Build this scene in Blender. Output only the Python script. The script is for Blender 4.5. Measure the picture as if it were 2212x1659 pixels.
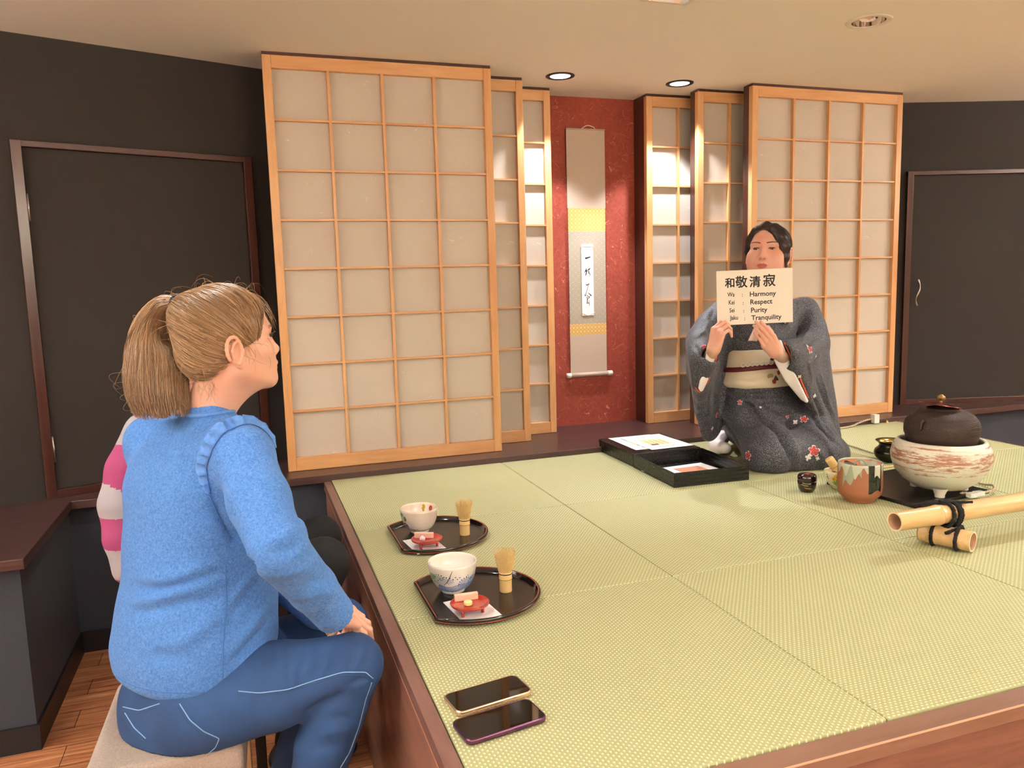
import bpy, bmesh, math, random
import numpy as np
from mathutils import Vector, Matrix, Quaternion
from mathutils.bvhtree import BVHTree
for o in list(bpy.data.objects): bpy.data.objects.remove(o, do_unlink=True)
SC = bpy.context.scene
COL = SC.collection
PI = math.pi
random.seed(7)

# ------------------------------------------------------------------ camera
CAM_C = (-0.29103, -3.239, 1.37357)
CAM_R = [[0.945834, -0.323451, -0.02789], [-0.067273, -0.111223, -0.991516], [0.317604, 0.939686, -0.126958]]
cd = bpy.data.cameras.new('camera'); cam = bpy.data.objects.new('camera', cd); COL.objects.link(cam)
cd.sensor_fit = 'HORIZONTAL'; cd.sensor_width = 36.0; cd.lens = 1685.044 / 2212.0 * 36.0; cd.clip_start = .05
_m = Matrix.Identity(4)
for i in range(3):
    _m[i][0] = CAM_R[0][i]; _m[i][1] = -CAM_R[1][i]; _m[i][2] = -CAM_R[2][i]; _m[i][3] = CAM_C[i]
cam.matrix_world = _m
SC.camera = cam
# ------------------------------------------------------------------ world, exposure, view
w = bpy.data.worlds.new('world'); SC.world = w; w.use_nodes = True
w.node_tree.nodes['Background'].inputs[0].default_value = (1, .93, .85, 1)
w.node_tree.nodes['Background'].inputs[1].default_value = .02
vs = SC.view_settings
vs.view_transform = 'Standard'; vs.look = 'None'; vs.gamma = 1; vs.use_curve_mapping = False
vs.exposure = .20
# ------------------------------------------------------------------ lamps (power, position); fixtures are built below
TZ = .59       # top of the tatami platform
LZ = .614      # top of the dark ledge
CZ = 2.312     # ceiling
LAMPS = []
def spot(x, y, power, size, col, rad=.04, z=CZ-.012, blend=.6, aim=None):
    l = bpy.data.lights.new('lamp', 'SPOT'); l.energy = power; l.spot_size = math.radians(size); l.spot_blend = blend
    l.color = col; l.shadow_soft_size = rad
    o = bpy.data.objects.new('lamp', l); o.location = (x, y, z); COL.objects.link(o)
    if aim:
        d = Vector(aim) - Vector((x, y, z)); o.rotation_euler = d.to_track_quat('-Z', 'Y').to_euler()
    LAMPS.append(o)
    return o
WARM = (1.0, .84, .66); COOL = (.95, .96, 1.0); NEUT = (.98, 1.0, .97)
spot(1.146, .201, 55, 90, COOL, .025, blend=.35)
spot(1.768, .199, 55, 90, COOL, .025, blend=.35)
for (x, y, p, c, r, z_) in [(2.80, -1.15, 62, NEUT, .022, 116), (-.42, -1.15, 32, NEUT, .025, 124), (1.0, -2.2, 24, NEUT, .03, 130), (2.6, -3.2, 40, NEUT, .05, 150),
                     (-1.6, -2.6, 50, NEUT, .05, 150), (-.9, -4.3, 60, NEUT, .05, 150), (1.6, -4.4, 60, NEUT, .05, 150)]:
    spot(x, y, p, z_, c, r)
# made-up troughs added as ceiling fill (fixtures are built below), all outside the picture
UP = []
for (x, y, rz, lx) in [(-2.62, -3.0, 0, 1.6), (5.12, -2.2, 0, 2.2), (1.2, -5.02, PI/2, 2.6), (-2.62, -1.1, 0, .9)]:
    l = bpy.data.lights.new('trough_lamp', 'AREA'); l.shape = 'RECTANGLE'; l.size = .12; l.size_y = lx; l.energy = 52*lx; l.color = (1, .995, .95)
    o = bpy.data.objects.new('trough_lamp', l); o.location = (x, y, 1.83); o.rotation_euler = (PI, 0, rz); COL.objects.link(o); UP.append((x, y, rz, lx))

# ------------------------------------------------------------------ helpers: colour and materials
def lin(c):
    if isinstance(c, str): c = [int(c[i:i+2], 16) for i in (0, 2, 4)]
    return tuple((v/255/12.92 if v/255 <= .04045 else ((v/255+.055)/1.055)**2.4) for v in c) + (1.0,)
class NT:
    """small node-tree writer"""
    def __init__(s, name):
        s.m = bpy.data.materials.new(name); s.m.use_nodes = True; s.t = s.m.node_tree
        s.b = s.t.nodes['Principled BSDF']; s.out = s.t.nodes['Material Output']
        s.tc = None
    def n(s, typ, **kw):
        nd = s.t.nodes.new(typ)
        for k, v in kw.items():
            if k.startswith('i_'):
                key = k[2:]
                nd.inputs[int(key) if key.isdigit() else key.replace('_', ' ')].default_value = v
            else: setattr(nd, k, v)
        return nd
    def l(s, a, b): s.t.links.new(a, b)
    def co(s, scale=(1, 1, 1), rot=(0, 0, 0), loc=(0, 0, 0), kind='Object'):
        if s.tc is None: s.tc = s.n('ShaderNodeTexCoord')
        mp = s.n('ShaderNodeMapping'); mp.inputs['Scale'].default_value = scale; mp.inputs['Rotation'].default_value = rot
        mp.inputs['Location'].default_value = loc
        s.l(s.tc.outputs[kind], mp.inputs['Vector']); return mp.outputs[0]
    def noise(s, vec, scale, detail=3, rough=.5, dist=0):
        nd = s.n('ShaderNodeTexNoise'); nd.inputs['Scale'].default_value = scale; nd.inputs['Detail'].default_value = detail
        nd.inputs['Roughness'].default_value = rough; nd.inputs['Distortion'].default_value = dist
        s.l(vec, nd.inputs['Vector']); return nd.outputs['Fac']
    def ramp(s, fac, stops, interp='LINEAR'):
        r = s.n('ShaderNodeValToRGB'); r.color_ramp.interpolation = interp
        els = r.color_ramp.elements
        while len(els) < len(stops): els.new(.5)
        for e, (p, c) in zip(els, stops):
            e.position = p; e.color = c if len(c) == 4 else tuple(c) + (1,)
        s.l(fac, r.inputs[0]); return r.outputs[0]
    def mix(s, fac, a, b, mode='MIX'):
        x = s.n('ShaderNodeMix', data_type='RGBA', blend_type=mode)
        for sock, v in ((x.inputs[0], fac), (x.inputs[6], a), (x.inputs[7], b)):
            if hasattr(v, 'links') or hasattr(v, 'is_linked'): s.l(v, sock)
            else: sock.default_value = v
        return x.outputs[2]
    def math(s, op, a, b=0.0, c=None):
        x = s.n('ShaderNodeMath', operation=op)
        for sock, v in zip(x.inputs, (a, b) if c is None else (a, b, c)):
            if hasattr(v, 'is_linked'): s.l(v, sock)
            else: sock.default_value = v
        return x.outputs[0]
    def bump(s, h, strength=.3, dist=.002, normal=None):
        b = s.n('ShaderNodeBump'); b.inputs['Strength'].default_value = strength; b.inputs['Distance'].default_value = dist
        s.l(h, b.inputs['Height'])
        if normal is not None: s.l(normal, b.inputs['Normal'])
        s.l(b.outputs[0], s.b.inputs['Normal']); return b.outputs[0]
    def set(s, **kw):
        for k, v in kw.items():
            sock = s.b.inputs[k.replace('_', ' ')]
            if hasattr(v, 'is_linked'): s.l(v, sock)
            else: sock.default_value = v
        return s
def M(name, col, rough=.5, metal=0, col2=None, nscale=20, bump=0, bscale=200, bdist=.001, stretch=(1, 1, 1), **kw):
    t = NT(name); a = lin(col)
    if col2 is not None:
        f = t.noise(t.co(stretch), nscale, 4, .6)
        t.set(Base_Color=t.ramp(f, [(.32, a), (.68, lin(col2))]))
    else: t.set(Base_Color=a)
    t.set(Roughness=rough, Metallic=metal)
    if bump: t.bump(t.noise(t.co(), bscale, 3, .6), bump, bdist)
    for k, v in kw.items(): t.b.inputs[k.replace('_', ' ')].default_value = v
    return t.m
def wood(name, c1, c2, rough=.4, axis=0, scale=6, stretch=12, bump=.05, coat=0):
    t = NT(name); sc = [stretch, stretch, stretch]; sc[axis] = 1
    v = t.co(tuple(sc)); f = t.noise(v, scale/3, 5, .62, .6); g = t.noise(t.co(tuple(x*6 for x in sc)), scale/3, 2, .5)
    f2 = t.math('ADD', t.math('MULTIPLY', f, .75), t.math('MULTIPLY', g, .25))
    t.set(Base_Color=t.ramp(f2, [(.36, lin(c1)), (.64, lin(c2))]), Roughness=rough)
    t.b.inputs['Coat Weight'].default_value = coat; t.b.inputs['Coat Roughness'].default_value = .15
    if bump: t.bump(f2, bump, .001)
    return t.m

# ------------------------------------------------------------------ helpers: meshes and objects
class MB:
    def __init__(s): s.v = []; s.f = []; s.mi = []; s.cur = 0
    def add(s, vs, fs, mi=None):
        k = len(s.v); s.v += [tuple(p) for p in vs]; s.f += [tuple(i+k for i in f) for f in fs]
        s.mi += [s.cur if mi is None else mi]*len(fs); return s
    def box(s, a, b, mi=None):
        x0, y0, z0 = a; x1, y1, z1 = b
        return s.add([(x0,y0,z0),(x1,y0,z0),(x1,y1,z0),(x0,y1,z0),(x0,y0,z1),(x1,y0,z1),(x1,y1,z1),(x0,y1,z1)],
                     [(0,3,2,1),(4,5,6,7),(0,1,5,4),(1,2,6,5),(2,3,7,6),(3,0,4,7)], mi)
    def prism(s, pts, z0, z1, mi=None):
        n = len(pts)
        return s.add([(x,y,z0) for x,y in pts]+[(x,y,z1) for x,y in pts],
                     [tuple(range(n-1,-1,-1)), tuple(range(n,2*n))]+[(i,(i+1)%n,(i+1)%n+n,i+n) for i in range(n)], mi)
    def lathe(s, prof, n=48, c=(0,0,0), mi=None, cap=True, fn=None):
        vs=[]; fs=[]
        for r,z in prof:
            for k in range(n):
                a=2*PI*k/n; rr=r if fn is None else fn(r,z,a)
                vs.append((c[0]+rr*math.cos(a), c[1]+rr*math.sin(a), c[2]+z))
        for j in range(len(prof)-1):
            for k in range(n):
                fs.append((j*n+k, j*n+(k+1)%n, (j+1)*n+(k+1)%n, (j+1)*n+k))
        if cap:
            if prof[0][0]>1e-6: fs.append(tuple(range(n-1,-1,-1)))
            if prof[-1][0]>1e-6: fs.append(tuple(range((len(prof)-1)*n, len(prof)*n)))
        return s.add(vs,fs,mi)
    def tube(s, pts, r, n=8, mi=None, closed=False, up=None, flat=1.0):
        P=[Vector(p) for p in pts]; R=r if hasattr(r,'__len__') else [r]*len(P); vs=[]; fs=[]; N=len(P)
        prev=None
        for i,p in enumerate(P):
            if closed: t=(P[(i+1)%N]-P[i-1])
            else: t=(P[min(i+1,N-1)]-P[max(i-1,0)])
            t=t.normalized() if t.length>1e-9 else Vector((0,0,1))
            if prev is None:
                u=Vector(up) if up is not None else (Vector((0,0,1)) if abs(t.z)<.9 else Vector((1,0,0)))
            else: u=prev
            u=(u-t*u.dot(t)); u=u.normalized() if u.length>1e-6 else t.orthogonal().normalized()
            w_=t.cross(u); prev=u
            for k in range(n):
                a=2*PI*k/n; vs.append(p+(u*math.cos(a)*flat+w_*math.sin(a))*R[i])
        for j in range(N if closed else N-1):
            j2=(j+1)%N
            for k in range(n): fs.append((j*n+k, j*n+(k+1)%n, j2*n+(k+1)%n, j2*n+k))
        if not closed: fs.append(tuple(range(n-1,-1,-1))); fs.append(tuple(range((N-1)*n,N*n)))
        return s.add(vs,fs,mi)
    def grid(s, rows, mi=None, closed_u=False):
        n=len(rows[0]); vs=[p for r in rows for p in r]; fs=[]
        for j in range(len(rows)-1):
            for k in range(n if closed_u else n-1):
                fs.append((j*n+k, j*n+(k+1)%n, (j+1)*n+(k+1)%n, (j+1)*n+k))
        return s.add(vs,fs,mi)
    def xf(s, m, start=0):
        for i in range(start,len(s.v)): s.v[i]=tuple(m @ Vector(s.v[i]))
        return s
def link(name, me, parent=None, loc=None, rot=None):
    o=bpy.data.objects.new(name, me); COL.objects.link(o)
    if parent is not None: o.parent=parent
    if loc is not None: o.location=loc
    if rot is not None: o.rotation_euler=rot
    return o
def obj(name, mb, mats, parent=None, smooth=False, bevel=0, loc=None, rot=None, kind=None, label=None, seg=2, auto=None, fix=True):
    me=bpy.data.meshes.new(name)
    if isinstance(mb, MB): vs,fs,mi=mb.v,mb.f,mb.mi
    else: vs,fs,mi=mb[0],mb[1],(mb[2] if len(mb)>2 else None)
    me.from_pydata([tuple(v) for v in vs],[],[tuple(f) for f in fs])
    if not isinstance(mats,(list,tuple)): mats=[mats]
    for m in mats: me.materials.append(m)
    if mi is not None: me.polygons.foreach_set('material_index', list(mi))
    if fix:
        b=bmesh.new(); b.from_mesh(me); bmesh.ops.recalc_face_normals(b, faces=b.faces); b.to_mesh(me); b.free()
    if smooth: me.polygons.foreach_set('use_smooth',[True]*len(me.polygons))
    if auto is not None:
        me.polygons.foreach_set('use_smooth',[True]*len(me.polygons))
        me.set_sharp_from_angle(angle=math.radians(auto))
    me.update()
    o=link(name,me,parent,loc,rot)
    if bevel:
        md=o.modifiers.new('bevel','BEVEL'); md.width=bevel; md.segments=seg; md.limit_method='ANGLE'; md.angle_limit=math.radians(40)
        md.harden_normals=False
    if kind: o['kind']=kind
    if label: o['label']=label
    return o
def thing(name,label,cat,loc=(0,0,0),rot=0,group=None):
    o=bpy.data.objects.new(name,None); COL.objects.link(o); o.empty_display_size=.05
    o.location=loc; o.rotation_euler=(0,0,rot) if not hasattr(rot,'__len__') else rot
    return tag(o,label,cat,group)
def tag(o,label,cat,group=None):
    o['label']=label; o['category']=cat
    if group: o['group']=group
    return o
def join_into(a, b):
    """merge mesh object b into a (same origin), keeping both sets of materials"""
    k = len(a.data.materials); n = len(a.data.polygons)
    for m in b.data.materials: a.data.materials.append(m)
    bm = bmesh.new(); bm.from_mesh(a.data); bm.from_mesh(b.data); bm.faces.ensure_lookup_table()
    for f in bm.faces[n:]: f.material_index += k
    bm.to_mesh(a.data); bm.free(); me = b.data; bpy.data.objects.remove(b, do_unlink=True); bpy.data.meshes.remove(me)
def S(o, kind='structure'): o['kind']=kind; return o
def BX(a,b): return MB().box(a,b)
# ================================================================== the setting
def wallmat(name, c, c2, bs=900):
    t = NT(name); f = t.noise(t.co(), 900, 3, .7); g = t.noise(t.co(), 2.2, 3, .5)
    t.set(Base_Color=t.mix(g, lin(c), lin(c2)), Roughness=.85); t.bump(f, .5, .0012); return t.m
m_grey = wallmat('grey_wallcovering', '2b2522', '302926')
m_under = wallmat('blue_grey_wallcovering', '343844', '3a3e4b')
m_ceil = wallmat('cream_ceiling_paper', 'f4eee4', 'f7f2ea')
m_beige = wallmat('beige_plaster', 'ddd3c4', 'e4dacb')
m_base = M('black_skirting', '17171d', .45)
m_dkwood = wood('dark_red_brown_wood', '3a1c18', '4c2822', .32, 0, 5, 14, .02, .25)
m_dkwoodv = wood('dark_red_brown_wood_upright', '3a1b15', '4d2a20', .28, 2, 5, 14, .02, .3)
m_ledge = wood('dark_ledge_wood', '3c2624', '4d3432', .38, 0, 7, 22, .03, .15)
m_honey = wood('honey_maple', 'c98f5c', 'dcab79', .42, 0, 4, 9, .02, .1)
m_honeyv = wood('honey_maple_upright', 'c78d59', 'dba975', .42, 2, 4, 9, .02, .1)
# floor: brown boards
t = NT('floor_boards')
br = t.n('ShaderNodeTexBrick', offset=.37, squash=1.0)
br.inputs['Scale'].default_value = 1; br.inputs['Brick Width'].default_value = .9; br.inputs['Row Height'].default_value = .11
br.inputs['Mortar Size'].default_value = .0012; br.inputs['Mortar Smooth'].default_value = .1; br.inputs['Bias'].default_value = 0
br.inputs['Color1'].default_value = (.2, .2, .2, 1); br.inputs['Color2'].default_value = (.8, .8, .8, 1); br.inputs['Mortar'].default_value = (.0, .0, .0, 1)
t.l(t.co(), br.inputs['Vector'])
grain = t.noise(t.co((1.2, 22, 1)), 3.0, 6, .65, 1.0)
col = t.ramp(grain, [(.3, lin('78432e')), (.5, lin('b0714b')), (.72, lin('d09a6e'))])
tone = t.mix(.35, col, br.outputs['Color'], 'OVERLAY')
gap = t.mix(br.outputs['Fac'], tone, lin('2b1710'))
t.set(Base_Color=gap, Roughness=.38); t.bump(grain, .08, .001)
m_floor = t.m
S(obj('floor', BX((-2.8, -5.2, -.05), (5.3, .04, 0)), m_floor))
S(obj('ceiling', BX((-2.9, -5.3, CZ), (5.4, 1.2, CZ+.05)), m_ceil))
S(obj('wall_rear', BX((-2.9, -5.3, 0), (5.4, -5.2, CZ)), m_beige))
S(obj('wall_left', BX((-2.9, -5.2, 0), (-2.8, .6, CZ)), m_beige))
S(obj('wall_right', BX((5.3, -5.2, 0), (5.4, .6, CZ)), m_beige))
def vec2(a): return (math.cos(math.radians(a)), math.sin(math.radians(a)))
def wallbox(p, a, s0, s1, z0, z1, d0, d1):
    """box along direction a from p; s along, d towards the room (negative = into wall)"""
    c, s_ = vec2(a); nx, ny = s_, -c
    q = lambda s, d: (p[0]+c*s+nx*d, p[1]+s_*s+ny*d)
    return MB().prism([q(s0, d0), q(s0, d1), q(s1, d1), q(s1, d0)], z0, z1)
PL, AL = (-1.045, .075), 18.9       # diagonal wall on the left
PR, AR = (3.257, .302), -16.4       # diagonal wall on the right
S(obj('wall_back_left', wallbox(PL, AL, -1.9, 1.75, LZ-.02, CZ, -.08, 0), m_grey))
S(obj('wall_back_right', wallbox(PR, AR, -1.15, 2.2, LZ-.02, CZ, -.08, 0), m_grey))
# red paper alcove wall with pale fibres
t = NT('red_fibre_paper')
fib = None
for sc_, rt, seed in ((7, .3, 0), (9, 1.6, 4.1), (8, 2.5, 9.3)):
    v = t.co((1, 1, 1), (0, rt, 0), (seed, 0, seed))
    wv = t.noise(v, sc_, 2, .5, 1.4)
    band = t.math('ABSOLUTE', t.math('SUBTRACT', wv, .5))
    line = t.math('LESS_THAN', band, .0028)
    gate = t.math('GREATER_THAN', t.noise(t.co((1, 1, 1), (0, 0, 0), (seed+3, 1, 2)), 16, 2, .5), .56)
    x = t.math('MULTIPLY', line, gate)
    fib = x if fib is None else t.math('MAXIMUM', fib, x)
mott = t.noise(t.co(), 60, 4, .7)
basec = t.ramp(mott, [(.3, lin('8a3426')), (.7, lin('a14735'))])
t.set(Base_Color=t.mix(t.math('MULTIPLY', fib, .75), basec, lin('d88f73')), Roughness=.75); t.bump(mott, .3, .001)
S(obj('wall_back', BX((.8, .56, LZ-.02), (2.3, .62, CZ)), t.m))
# under-ledge walls
S(obj('wall_under_ledge', BX((-.977, .037, 0), (5.3, .12, LZ-.03)), m_under))
S(obj('wall_under_side_ledge', BX((-2.8, -.645, 0), (-.977, .037, LZ-.03)), m_under))
S(obj('baseboard_back', BX((-.972, .029, 0), (5.3, .037, .082)), m_base))
S(obj('baseboard_left', MB().prism([(-2.8, -.653), (-.969, -.653), (-.969, .037), (-.977, .037), (-.977, -.645), (-2.8, -.645)], 0, .082), m_base))
# the dark ledge
S(obj('trim_ledge', MB().prism([(-2.8, -.68), (-.955, -.68), (-.955, -.012), (5.3, -.012), (5.3, .6), (-2.8, .6)], LZ-.032, LZ), m_ledge, bevel=.002))
# door_1 on the left diagonal wall, door_2 on the right one
def door(n, p, a, s0, s1, z1, lab, left_open, post, lastpost=True):
    fr = MB()
    parts = [(s0-post, s0, LZ, z1+.022)]
    if lastpost: parts.append((s1, s1+post, LZ, z1+.022))
    parts += [(s0, s1, z1, z1+.022), (s0, s1, LZ, LZ+.03)]
    root = wallbox(p, a, s0+.003, s1-.003, LZ+.031, z1-.003, 0, .006)
    d = S(obj('door_%d' % n, root, m_grey))
    for (u0, u1, za, zb) in parts:
        vert = (u1-u0) <= post+1e-6
        obj('door_frame', wallbox(p, a, u0, u1, za, zb, 0, .022), m_dkwoodv if vert else m_dkwood, d, bevel=.0015)
    return d
d1 = door(1, PL, AL, .027, .83, 1.915, '', False, .034)
c_, s_ = vec2(AL)
def onwall(p, a, s, d, z):
    c, q = vec2(a); return (p[0]+c*s+q*d, p[1]+q*s-c*d, z)
m_steel = M('brushed_steel', 'b9b2aa', .3, 1)
for z in (1.70, .80):
    obj('hinge', MB().tube([onwall(PL, AL, .031, .012, z-.05), onwall(PL, AL, .031, .012, z+.05)], .005, 8), m_steel, d1, smooth=True)
d2 = door(2, PR, AR, .055, 1.4, 1.915, '', False, .034, False)
hp = []
for k in range(25):
    u = k/24; z = 1.335-.148*u
    hp.append(onwall(PR, AR, .098 + .011*math.sin(u*2*PI*1.0), .022+.010*math.sin(u*PI), z))
obj('door_handle', MB().tube(hp, [.0045+.002*math.cos(k/24*4*PI) for k in range(25)], 8), m_steel, d2, smooth=True)

# ------------------------------------------------------------------ six shoji screens in front of dark housings
t = NT('shoji_paper')
f = t.noise(t.co(), 260, 3, .7); g = t.noise(t.co(), 4, 3, .6)
fib = t.math('LESS_THAN', t.math('ABSOLUTE', t.math('SUBTRACT', t.noise(t.co((1, 1, 1), (0, .6, 0)), 11, 2, .5, 1.2), .5)), .0012)
gate = t.math('GREATER_THAN', t.noise(t.co(), 9, 1, .5), .60)
c = t.mix(g, lin('c3b6aa'), lin('cabeb2'))
t.set(Base_Color=t.mix(t.math('MULTIPLY', t.math('MULTIPLY', fib, gate), .6), c, lin('f6f0ea')), Roughness=.55)
t.bump(f, .25, .0006)
m_paper = t.m
SX = 1.445
def shoji(x0, x1, yf, label, cat='screen'):
    """front face at yf; height from the ledge to just under the ceiling"""
    z0, z1 = LZ+.001, CZ-.012
    th = .03; st = .034; tr = .05; br = .056
    r = thing('shoji_screen', label, cat, ((x0+x1)/2, yf+th/2, z0), 0, 'sliding paper screens either side of the alcove')
    W = (x1-x0)/2; H = z1-z0
    for sx in (-1, 1):
        a, b = sorted((sx*W, sx*(W-st)))
        obj('stile', BX((a, -th/2, 0), (b, th/2, H)), m_honeyv, r, bevel=.002)
    obj('bottom_rail', BX((-W+st, -th/2+.001, 0), (W-st, th/2, br)), m_honey, r, bevel=.0015)
    obj('top_rail', BX((-W+st, -th/2+.001, H-tr), (W-st, th/2, H)), m_honey, r, bevel=.0015)
    iw = W-st; bw = .0055
    for k in range(1, 4):
        x = -iw+2*iw*k/4
        obj('lattice_bar', BX((x-bw, -th/2+.003, br), (x+bw, 0.008, H-tr)), m_honeyv, r)
    ih = H-tr-br
    for k in range(1, 8):
        z = br+ih*k/8
        obj('lattice_bar', BX((-iw, -th/2+.005, z-.004), (iw, 0.007, z+.004)), m_honey, r)
    obj('paper', BX((-iw, .008, br), (iw, .0095, H-tr)), m_paper, r)
    return r
YS = (.11, .268, .415)
XL = ((-.162, .784), (.300, .986), (.494, 1.180)); XR = ((2.120, 3.052), (1.914, 2.600), (1.705, 2.391))
names = ['frontmost and widest-looking', 'middle', 'rearmost']
for i, (yf, (a, b)) in enumerate(zip(YS, XL)):
    lab = ['large honey wood paper screen left of the alcove, frontmost of the left three',
           'honey wood paper screen showing one narrow column behind the large left screen',
           'brightly lit narrow-looking paper screen directly left of the hanging scroll'][i]
    shoji(a, b, yf, lab)
    lab = ['honey wood paper screen behind the kneeling person, frontmost on the right',
           'half-hidden paper screen between the right front screen and the bright one',
           'brightly lit paper screen directly right of the red alcove wall'][i]
    shoji(XR[i][0], XR[i][1], yf, lab)
    # dark housing behind each screen: jamb board, back board and head rail
    nx = .56 if i == 2 else yf+.079
    for sgn in (-1, 1):
        xe = b-.006 if sgn < 0 else XR[i][0]+.004
        x2 = xe+sgn*.018
        xa, xb = min(xe, x2), max(xe, x2)
        if sgn < 0: xa, xb = xe-.018, xe
        n_ = (i*2+(sgn > 0)+2)
        S(obj('trim_%d' % n_, BX((xa, yf+.031, LZ), (xb, nx+.0 if i == 2 else nx+.0, CZ)), m_dkwoodv))
    if i < 2:
        S(obj('trim_%d' % (40+i), BX((a+.002, yf+.070, LZ), (b-.006, yf+.079, CZ)), m_dkwoodv)); S(obj('trim_%d' % (50+i), BX((XR[i][0]+.006, yf+.070, LZ), (XR[i][1]-.002, yf+.079, CZ)), m_dkwoodv))
    S(obj('trim_%d' % (20+i), BX((a, yf+.002, CZ-.0115), (b-.002, yf+.05, CZ)), m_dkwood))
    S(obj('trim_%d' % (30+i), BX((XR[i][0]+.002, yf+.002, CZ-.0115), (XR[i][1]-.002, yf+.05, CZ)), m_dkwood))

# ------------------------------------------------------------------ ceiling fixtures
def emis(name, col, s):
    m = bpy.data.materials.new(name); m.use_nodes = True; b = m.node_tree.nodes['Principled BSDF']
    b.inputs['Base Color'].default_value = (0, 0, 0, 1)
    b.inputs['Emission Color'].default_value = col; b.inputs['Emission Strength'].default_value = s; return m
m_lampc = emis('cool_lamp_diffuser', (.95, .97, 1, 1), 4)
m_lampn = emis('neutral_lamp_diffuser', (1, .93, .84, 1), 4)
m_trimdk = M('black_metal_trim', '2b2527', .35, .6)
m_white = M('white_enamel', 'e4dccf', .4)
m_chrome = M('polished_reflector', 'd8d0c8', .08, 1)
def downlight(x, y, label, lit, ring, r=.066):
    o = thing('downlight', label, 'ceiling light', (x, y, CZ), 0, 'round recessed ceiling lights')
    obj('trim_ring', MB().lathe([(r*.70, -.001), (r*.76, -.004), (r, -.003), (r+.001, 0), (r*.70, .0), (r*.70, -.001)], 48, cap=False), ring, o, smooth=True)
    obj('diffuser', MB().lathe([(r*.74, -.0005), (r*.73, -.0015), (.0001, -.002)], 40, cap=False), lit, o, smooth=True)
downlight(1.146, .201, 'lit round downlight with black ring left of centre above the alcove', m_lampc, m_trimdk)
downlight(1.768, .199, 'lit round downlight with black ring above the right screens', m_lampc, m_trimdk)
for i, L in enumerate(LAMPS[2:]):
    downlight(L.location.x, L.location.y, ['lit downlight above the right end of the mats', 'lit downlight above the seated blue top',
        'lit downlight above the near mats', 'lit downlight in front of the platform on the right', 'lit downlight over the floor at the far left',
        'lit downlight behind the viewer on the left', 'lit downlight behind the viewer on the right'][i], m_lampn, m_white, .055)
o = thing('recessed_reflector_light', 'unlit round ceiling light with a mirror reflector and cream rim, top right', 'ceiling light', (1.992, -.775, CZ))
obj('rim', MB().lathe([(.060, -.001), (.066, -.005), (.080, -.003), (.083, 0), (.060, .0), (.060, -.001)], 56, cap=False), m_white, o, smooth=True)
obj('reflector', MB().lathe([(.060, -.001), (.059, .012), (.054, .030), (.045, .044)], 56, cap=False), m_chrome, o, smooth=True)
obj('lamp_lens', MB().lathe([(.046, .043), (.0001, .043)], 40, cap=False), M('dark_lens', '5a5650', .1), o, smooth=True)
# the ceiling needs a hole for that reflector
cut = obj('cutter', MB().lathe([(.0605, -.02), (.0605, .048)], 56), m_white)
ce = bpy.data.objects['ceiling']; md = ce.modifiers.new('hole', 'BOOLEAN'); md.operation = 'DIFFERENCE'; md.object = cut; md.solver = 'EXACT'
cut.location = (1.992, -.775, CZ)
bpy.context.view_layer.update()
dg = bpy.context.evaluated_depsgraph_get(); me = bpy.data.meshes.new_from_object(ce.evaluated_get(dg))
ce.modifiers.clear(); ce.data = me; bpy.data.objects.remove(cut, do_unlink=True)
o = thing('square_ceiling_fixture', 'white square ceiling fixture cut off by the top edge of the picture', 'ceiling light', (1.098+.02, -.86, CZ))
obj('rim', MB().prism([(-.09, -.09), (.09, -.09), (.09, .08), (-.09, .08)], -.012, 0), m_white, o, bevel=.003)
obj('glass', MB().prism([(-.07, -.07), (.07, -.07), (.07, .06), (-.07, .06)], -.0135, -.012), m_chrome, o)

for i, (x, y, rz, lx) in enumerate(UP):  # invented housings for the added fill lamps, all unseen
    o = thing('wall_uplight', ['long white trough uplight on the left wall near the viewer', 'long white trough uplight on the right wall', 'long white trough uplight on the rear wall', 'short white trough uplight on the left wall'][i], 'wall light', (x, y, 1.80), rz)
    obj('trough', MB().box((-.08, -lx/2-.03, -.03), (.08, lx/2+.03, 0)).box((-.08, -lx/2-.03, 0), (-.07, lx/2+.03, .05)).box((.07, -lx/2-.03, 0), (.08, lx/2+.03, .05)), m_white, o)
    obj('bracket', BX((-.18 if (x < 0) else .08 if rz == 0 else -.18, -.02, -.02), (-.08 if x < 0 else .18 if rz == 0 else -.08, .02, 0)), m_white, o)
# ================================================================== tatami platform
m_apron = wood('platform_wood', '7a5248', '9c7060', .42, 1, 4, 10, .05, .1)
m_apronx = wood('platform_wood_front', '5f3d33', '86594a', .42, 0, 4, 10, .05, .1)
m_edge = wood('platform_edge_wood', '6b4a42', '85625a', .4, 1, 4, 8, .03, .1)
m_edgex = wood('platform_edge_wood_front', '71503f', '876555', .4, 0, 4, 8, .03, .1)
MW = .74; PX1 = 4*MW; PY1 = -3*MW
pf = thing('tatami_platform', 'raised brown wooden platform framing the green tatami mats', 'platform', (0, 0, 0))
obj('frame_rail', MB().prism([(-.03, PY1-.045), (-.001, PY1-.001), (-.001, .0), (-.03, .0)], TZ-.035, TZ-.004), m_edge, pf, bevel=.0012)
obj('frame_rail', MB().prism([(PX1+.001, PY1-.001), (PX1+.02, PY1-.045), (PX1+.02, .0), (PX1+.001, .0)], TZ-.035, TZ-.002), m_edge, pf, bevel=.0012)
obj('frame_rail', MB().prism([(-.03, PY1-.045), (PX1+.02, PY1-.045), (PX1+.001, PY1-.001), (-.001, PY1-.001)], TZ-.035, TZ-.004), m_edgex, pf, bevel=.0012)
obj('side_panel', BX((-.029, PY1-.02, 0), (-.005, -.06, TZ-.035)), m_apron, pf)
obj('side_panel', BX((PX1-.01, PY1-.02, 0), (PX1+.018, -.06, TZ-.035)), m_apron, pf)
obj('front_panel', BX((-.005, PY1-.043, 0), (PX1-.01, PY1-.02, TZ-.035)), m_apronx, pf)
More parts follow.
